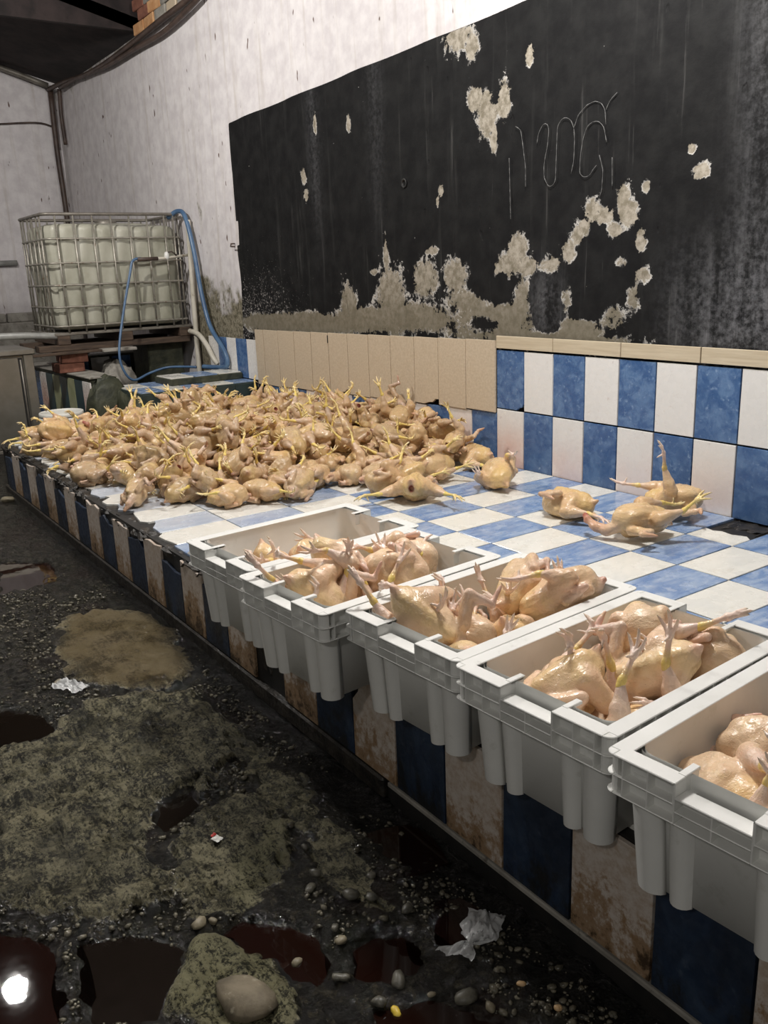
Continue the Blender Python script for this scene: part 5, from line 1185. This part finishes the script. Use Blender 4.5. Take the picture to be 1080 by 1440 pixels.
CRATED = [(2,-.008,-.175,.073,-.422,-.903,-.041,-.075,.75,0),(3,.069,.06,.095,.305,.525,.689,.395,.82,0),(2,-.078,-.058,.11,.498,-.643,.172,.556,.82,0),(2,-.03,.18,.106,.668,-.723,.085,.155,.8,0),(2,-.064,.058,.158,.385,-.195,-.071,.899,.75,0),
 (5,.075,-.082,.112,.477,-.15,.705,.503,.81,0),(2,-.074,-.164,.099,.12,.851,.288,-.423,.81,1),(7,.086,.038,.103,.578,.083,.806,.097,.8,1),(7,.067,-.1,.103,-.457,-.348,-.776,.261,.82,1),(2,-.029,.194,.083,.004,.029,-.856,-.516,.79,1),
 (3,-.02,-.154,.199,.689,.479,.531,.116,.81,1),(2,.035,.062,.214,.214,-.587,.523,-.579,.83,1),(2,-.072,-.05,.242,.602,-.647,.097,.457,.77,1),(2,-.055,.165,.199,.512,-.766,-.389,.006,.82,1),(7,-.068,-.177,.092,.199,.866,.224,-.401,.77,2),
 (2,.013,.125,.086,.228,-.707,.599,.299,.77,2),(7,.051,-.061,.063,.261,.965,.011,.002,.77,2),(7,-.093,.172,.11,.131,-.754,.195,.614,.81,2),(2,.063,-.177,.123,.478,.261,.749,-.377,.82,2),(5,.074,.041,.135,-.801,-.164,-.498,-.287,.81,2),
 (2,-.031,-.07,.161,.313,.938,-.085,.122,.77,2),(5,.076,.154,.235,.175,.86,.388,.28,.8,2),(3,-.029,-.176,.234,.844,.342,.404,.08,.82,2),(6,-.061,.027,.093,.152,-.908,.153,.36,.74,2),(2,-.058,.153,.232,.531,-.125,-.412,.73,.8,2),
 (2,-.054,-.034,.066,.011,-.289,-.921,-.26,.74,3),(7,.068,.011,.09,-.318,-.648,-.684,.102,.81,3),(0,-.074,-.125,.119,.56,-.429,.621,-.342,.81,3),(0,.08,.15,.098,.713,.086,.561,.411,.77,3),(7,.046,-.16,.097,-.402,-.645,-.596,.258,.8,3),
 (5,-.049,.08,.086,.538,.756,-.368,-.05,.75,3),(7,-.04,-.152,.21,-.654,-.141,-.084,.739,.78,3),(2,.056,.189,.194,.844,-.487,-.196,-.111,.82,3),(6,.024,.04,.204,.367,.084,.467,-.8,.82,3),(2,-.076,.145,.222,.846,-.089,-.4,-.341,.83,3),
 (7,-.054,-.173,.062,.028,-.083,-.986,.144,.76,4),(2,.07,.064,.072,-.215,.823,-.509,.134,.74,4),(7,.075,.186,.111,.67,-.293,.635,.251,.78,4),(2,-.076,.116,.066,.186,-.696,-.67,.181,.82,4),(7,-.028,.158,.15,.044,.47,.863,.181,.75,4),
 (5,.059,-.003,.195,-.466,.21,-.812,-.281,.78,4),(5,.081,-.176,.183,-.496,-.142,-.828,.22,.74,4),]

ORD = ['first', 'second', 'third', 'fourth', 'fifth', 'sixth', 'seventh', 'eighth', 'ninth', 'tenth', 'eleventh', 'twelfth', 'thirteenth', 'fourteenth', 'fifteenth', 'sixteenth', 'seventeenth', 'eighteenth', 'nineteenth', 'twentieth'] + ['%dth' % i for i in range(21, 60)]
def lie(q):
    z = q @ Vector((0, 0, 1)); x = q @ Vector((1, 0, 0))
    if x.z < -.6: return 'tail up'
    if x.z > .6: return 'neck up'
    return 'on its breast' if z.z > .5 else ('on its back' if z.z < -.5 else 'on its side')
cr = random.Random(3)
def pile_color():
    k = cr.random(); b = cr.uniform(.62, .88)
    return (b * 1.0, b * (.90 + .05 * k), b * (.78 + .20 * k))
rows = {}
for d in PILE:
    rows.setdefault(min(7, max(0, int((d[2] + 1.86) / .23))), []).append(d)
for r, L in sorted(rows.items()):
    L.sort(key=lambda d: d[1])
    for k, d in enumerate(L):
        q = Quaternion(d[4:8]).normalized()
        end = 'row along the aisle' if r == 0 else ('row against the wall' if r == 7 else ORD[r] + ' row from the aisle')
        chicken(POSE_NAMES[d[0]], d[1:4], q, 'heaped chicken %s, %s, %s from the tank' % (lie(q), end, ORD[k]), 'plucked chickens in the big heap', 0, pile_color(), d[8])
CN = ['farthest', 'second farthest', 'middle', 'second nearest', 'nearest']
for i in range(5):
    L = sorted([d for d in CRATED if d[9] == i], key=lambda d: d[2])
    for k, d in enumerate(L):
        q0 = Quaternion(d[4:8]).normalized(); mw = Matrix.Translation((CRATES[i][0][0], CRATES[i][0][1], H)) @ Matrix.Rotation(R(CRATES[i][1]), 4, 'Z')
        q = mw.to_quaternion() @ q0; b = cr.uniform(.92, 1.08); pk = cr.random()
        chicken(POSE_NAMES[d[0]], mw @ Vector(d[1:4]), q, 'plucked chicken %s in the %s crate, %s from its aisle end' % (lie(q), CN[i], ORD[k]), 'plucked chickens in the white crates', 1, (b * 1.02, b * (.95 + .07 * pk), b * (1.0 + .20 * pk)), d[8])
def crated(i, pose, x, y, z, yaw, roll, pitch, label, size=.75):
    mw = Matrix.Translation((CRATES[i][0][0], CRATES[i][0][1], H)) @ Matrix.Rotation(R(CRATES[i][1]), 4, 'Z')
    q = mw.to_quaternion() @ Quaternion((0, 0, 1), R(yaw)) @ Quaternion((0, 1, 0), R(pitch)) @ Quaternion((1, 0, 0), R(roll))
    chicken(pose, mw @ Vector((x, y, z)), q, label, 'plucked chickens in the white crates', 1, (1.04, 1.0, 1.12), size)
crated(4, 'leg_crossed', -.062, -.150, .165, 165, 160, 12, 'pale chicken with a spread wing at the aisle corner of the nearest crate')
crated(4, 'legs_back', -.070, .010, .180, 215, 150, 10, 'round pale chicken leaning on the inner side of the nearest crate')
crated(4, 'hunched', .050, -.120, .120, 20, 20, 10, 'chicken sunk behind the grip of the nearest crate')
# birds lying apart on the tiles
def loose(pose, x, y, z, yaw, roll, pitch, label, pale=0, size=.92, color=(.90, .83, .76)):
    q = Quaternion((0, 0, 1), R(yaw)) @ Quaternion((0, 1, 0), R(pitch)) @ Quaternion((1, 0, 0), R(roll))
    return chicken(pose, (x, y, H + z), q, label, 'plucked chickens lying apart on the tiles', pale, color, size)
loose('legs_splayed', .33, -.80, .072, 135, 0, 12, 'chicken standing tail first at the heap end with two yellow feet on white tile')
loose('hunched', .41, -.37, .066, 150, 150, 0, 'chicken with a dark hole and a blood smear on a white tile near the wall', 1)
loose('legs_back', .96, -.49, .062, 190, 20, 0, 'chicken lying flat alone with its pale feet pointing to the crates', 1)
loose('neck_long', 1.34, -.50, .066, 250, 180, 0, 'large chicken with a dark neck stump lying with feet to the wall')
loose('leg_high', 1.25, -.185, .068, 40, 180, 0, 'chicken propped against the wall tile with one foot up', 1)
loose('legs_back', .0, -.16, .066, 175, 10, 0, 'chicken at the end of the heap close to the wall tiles')
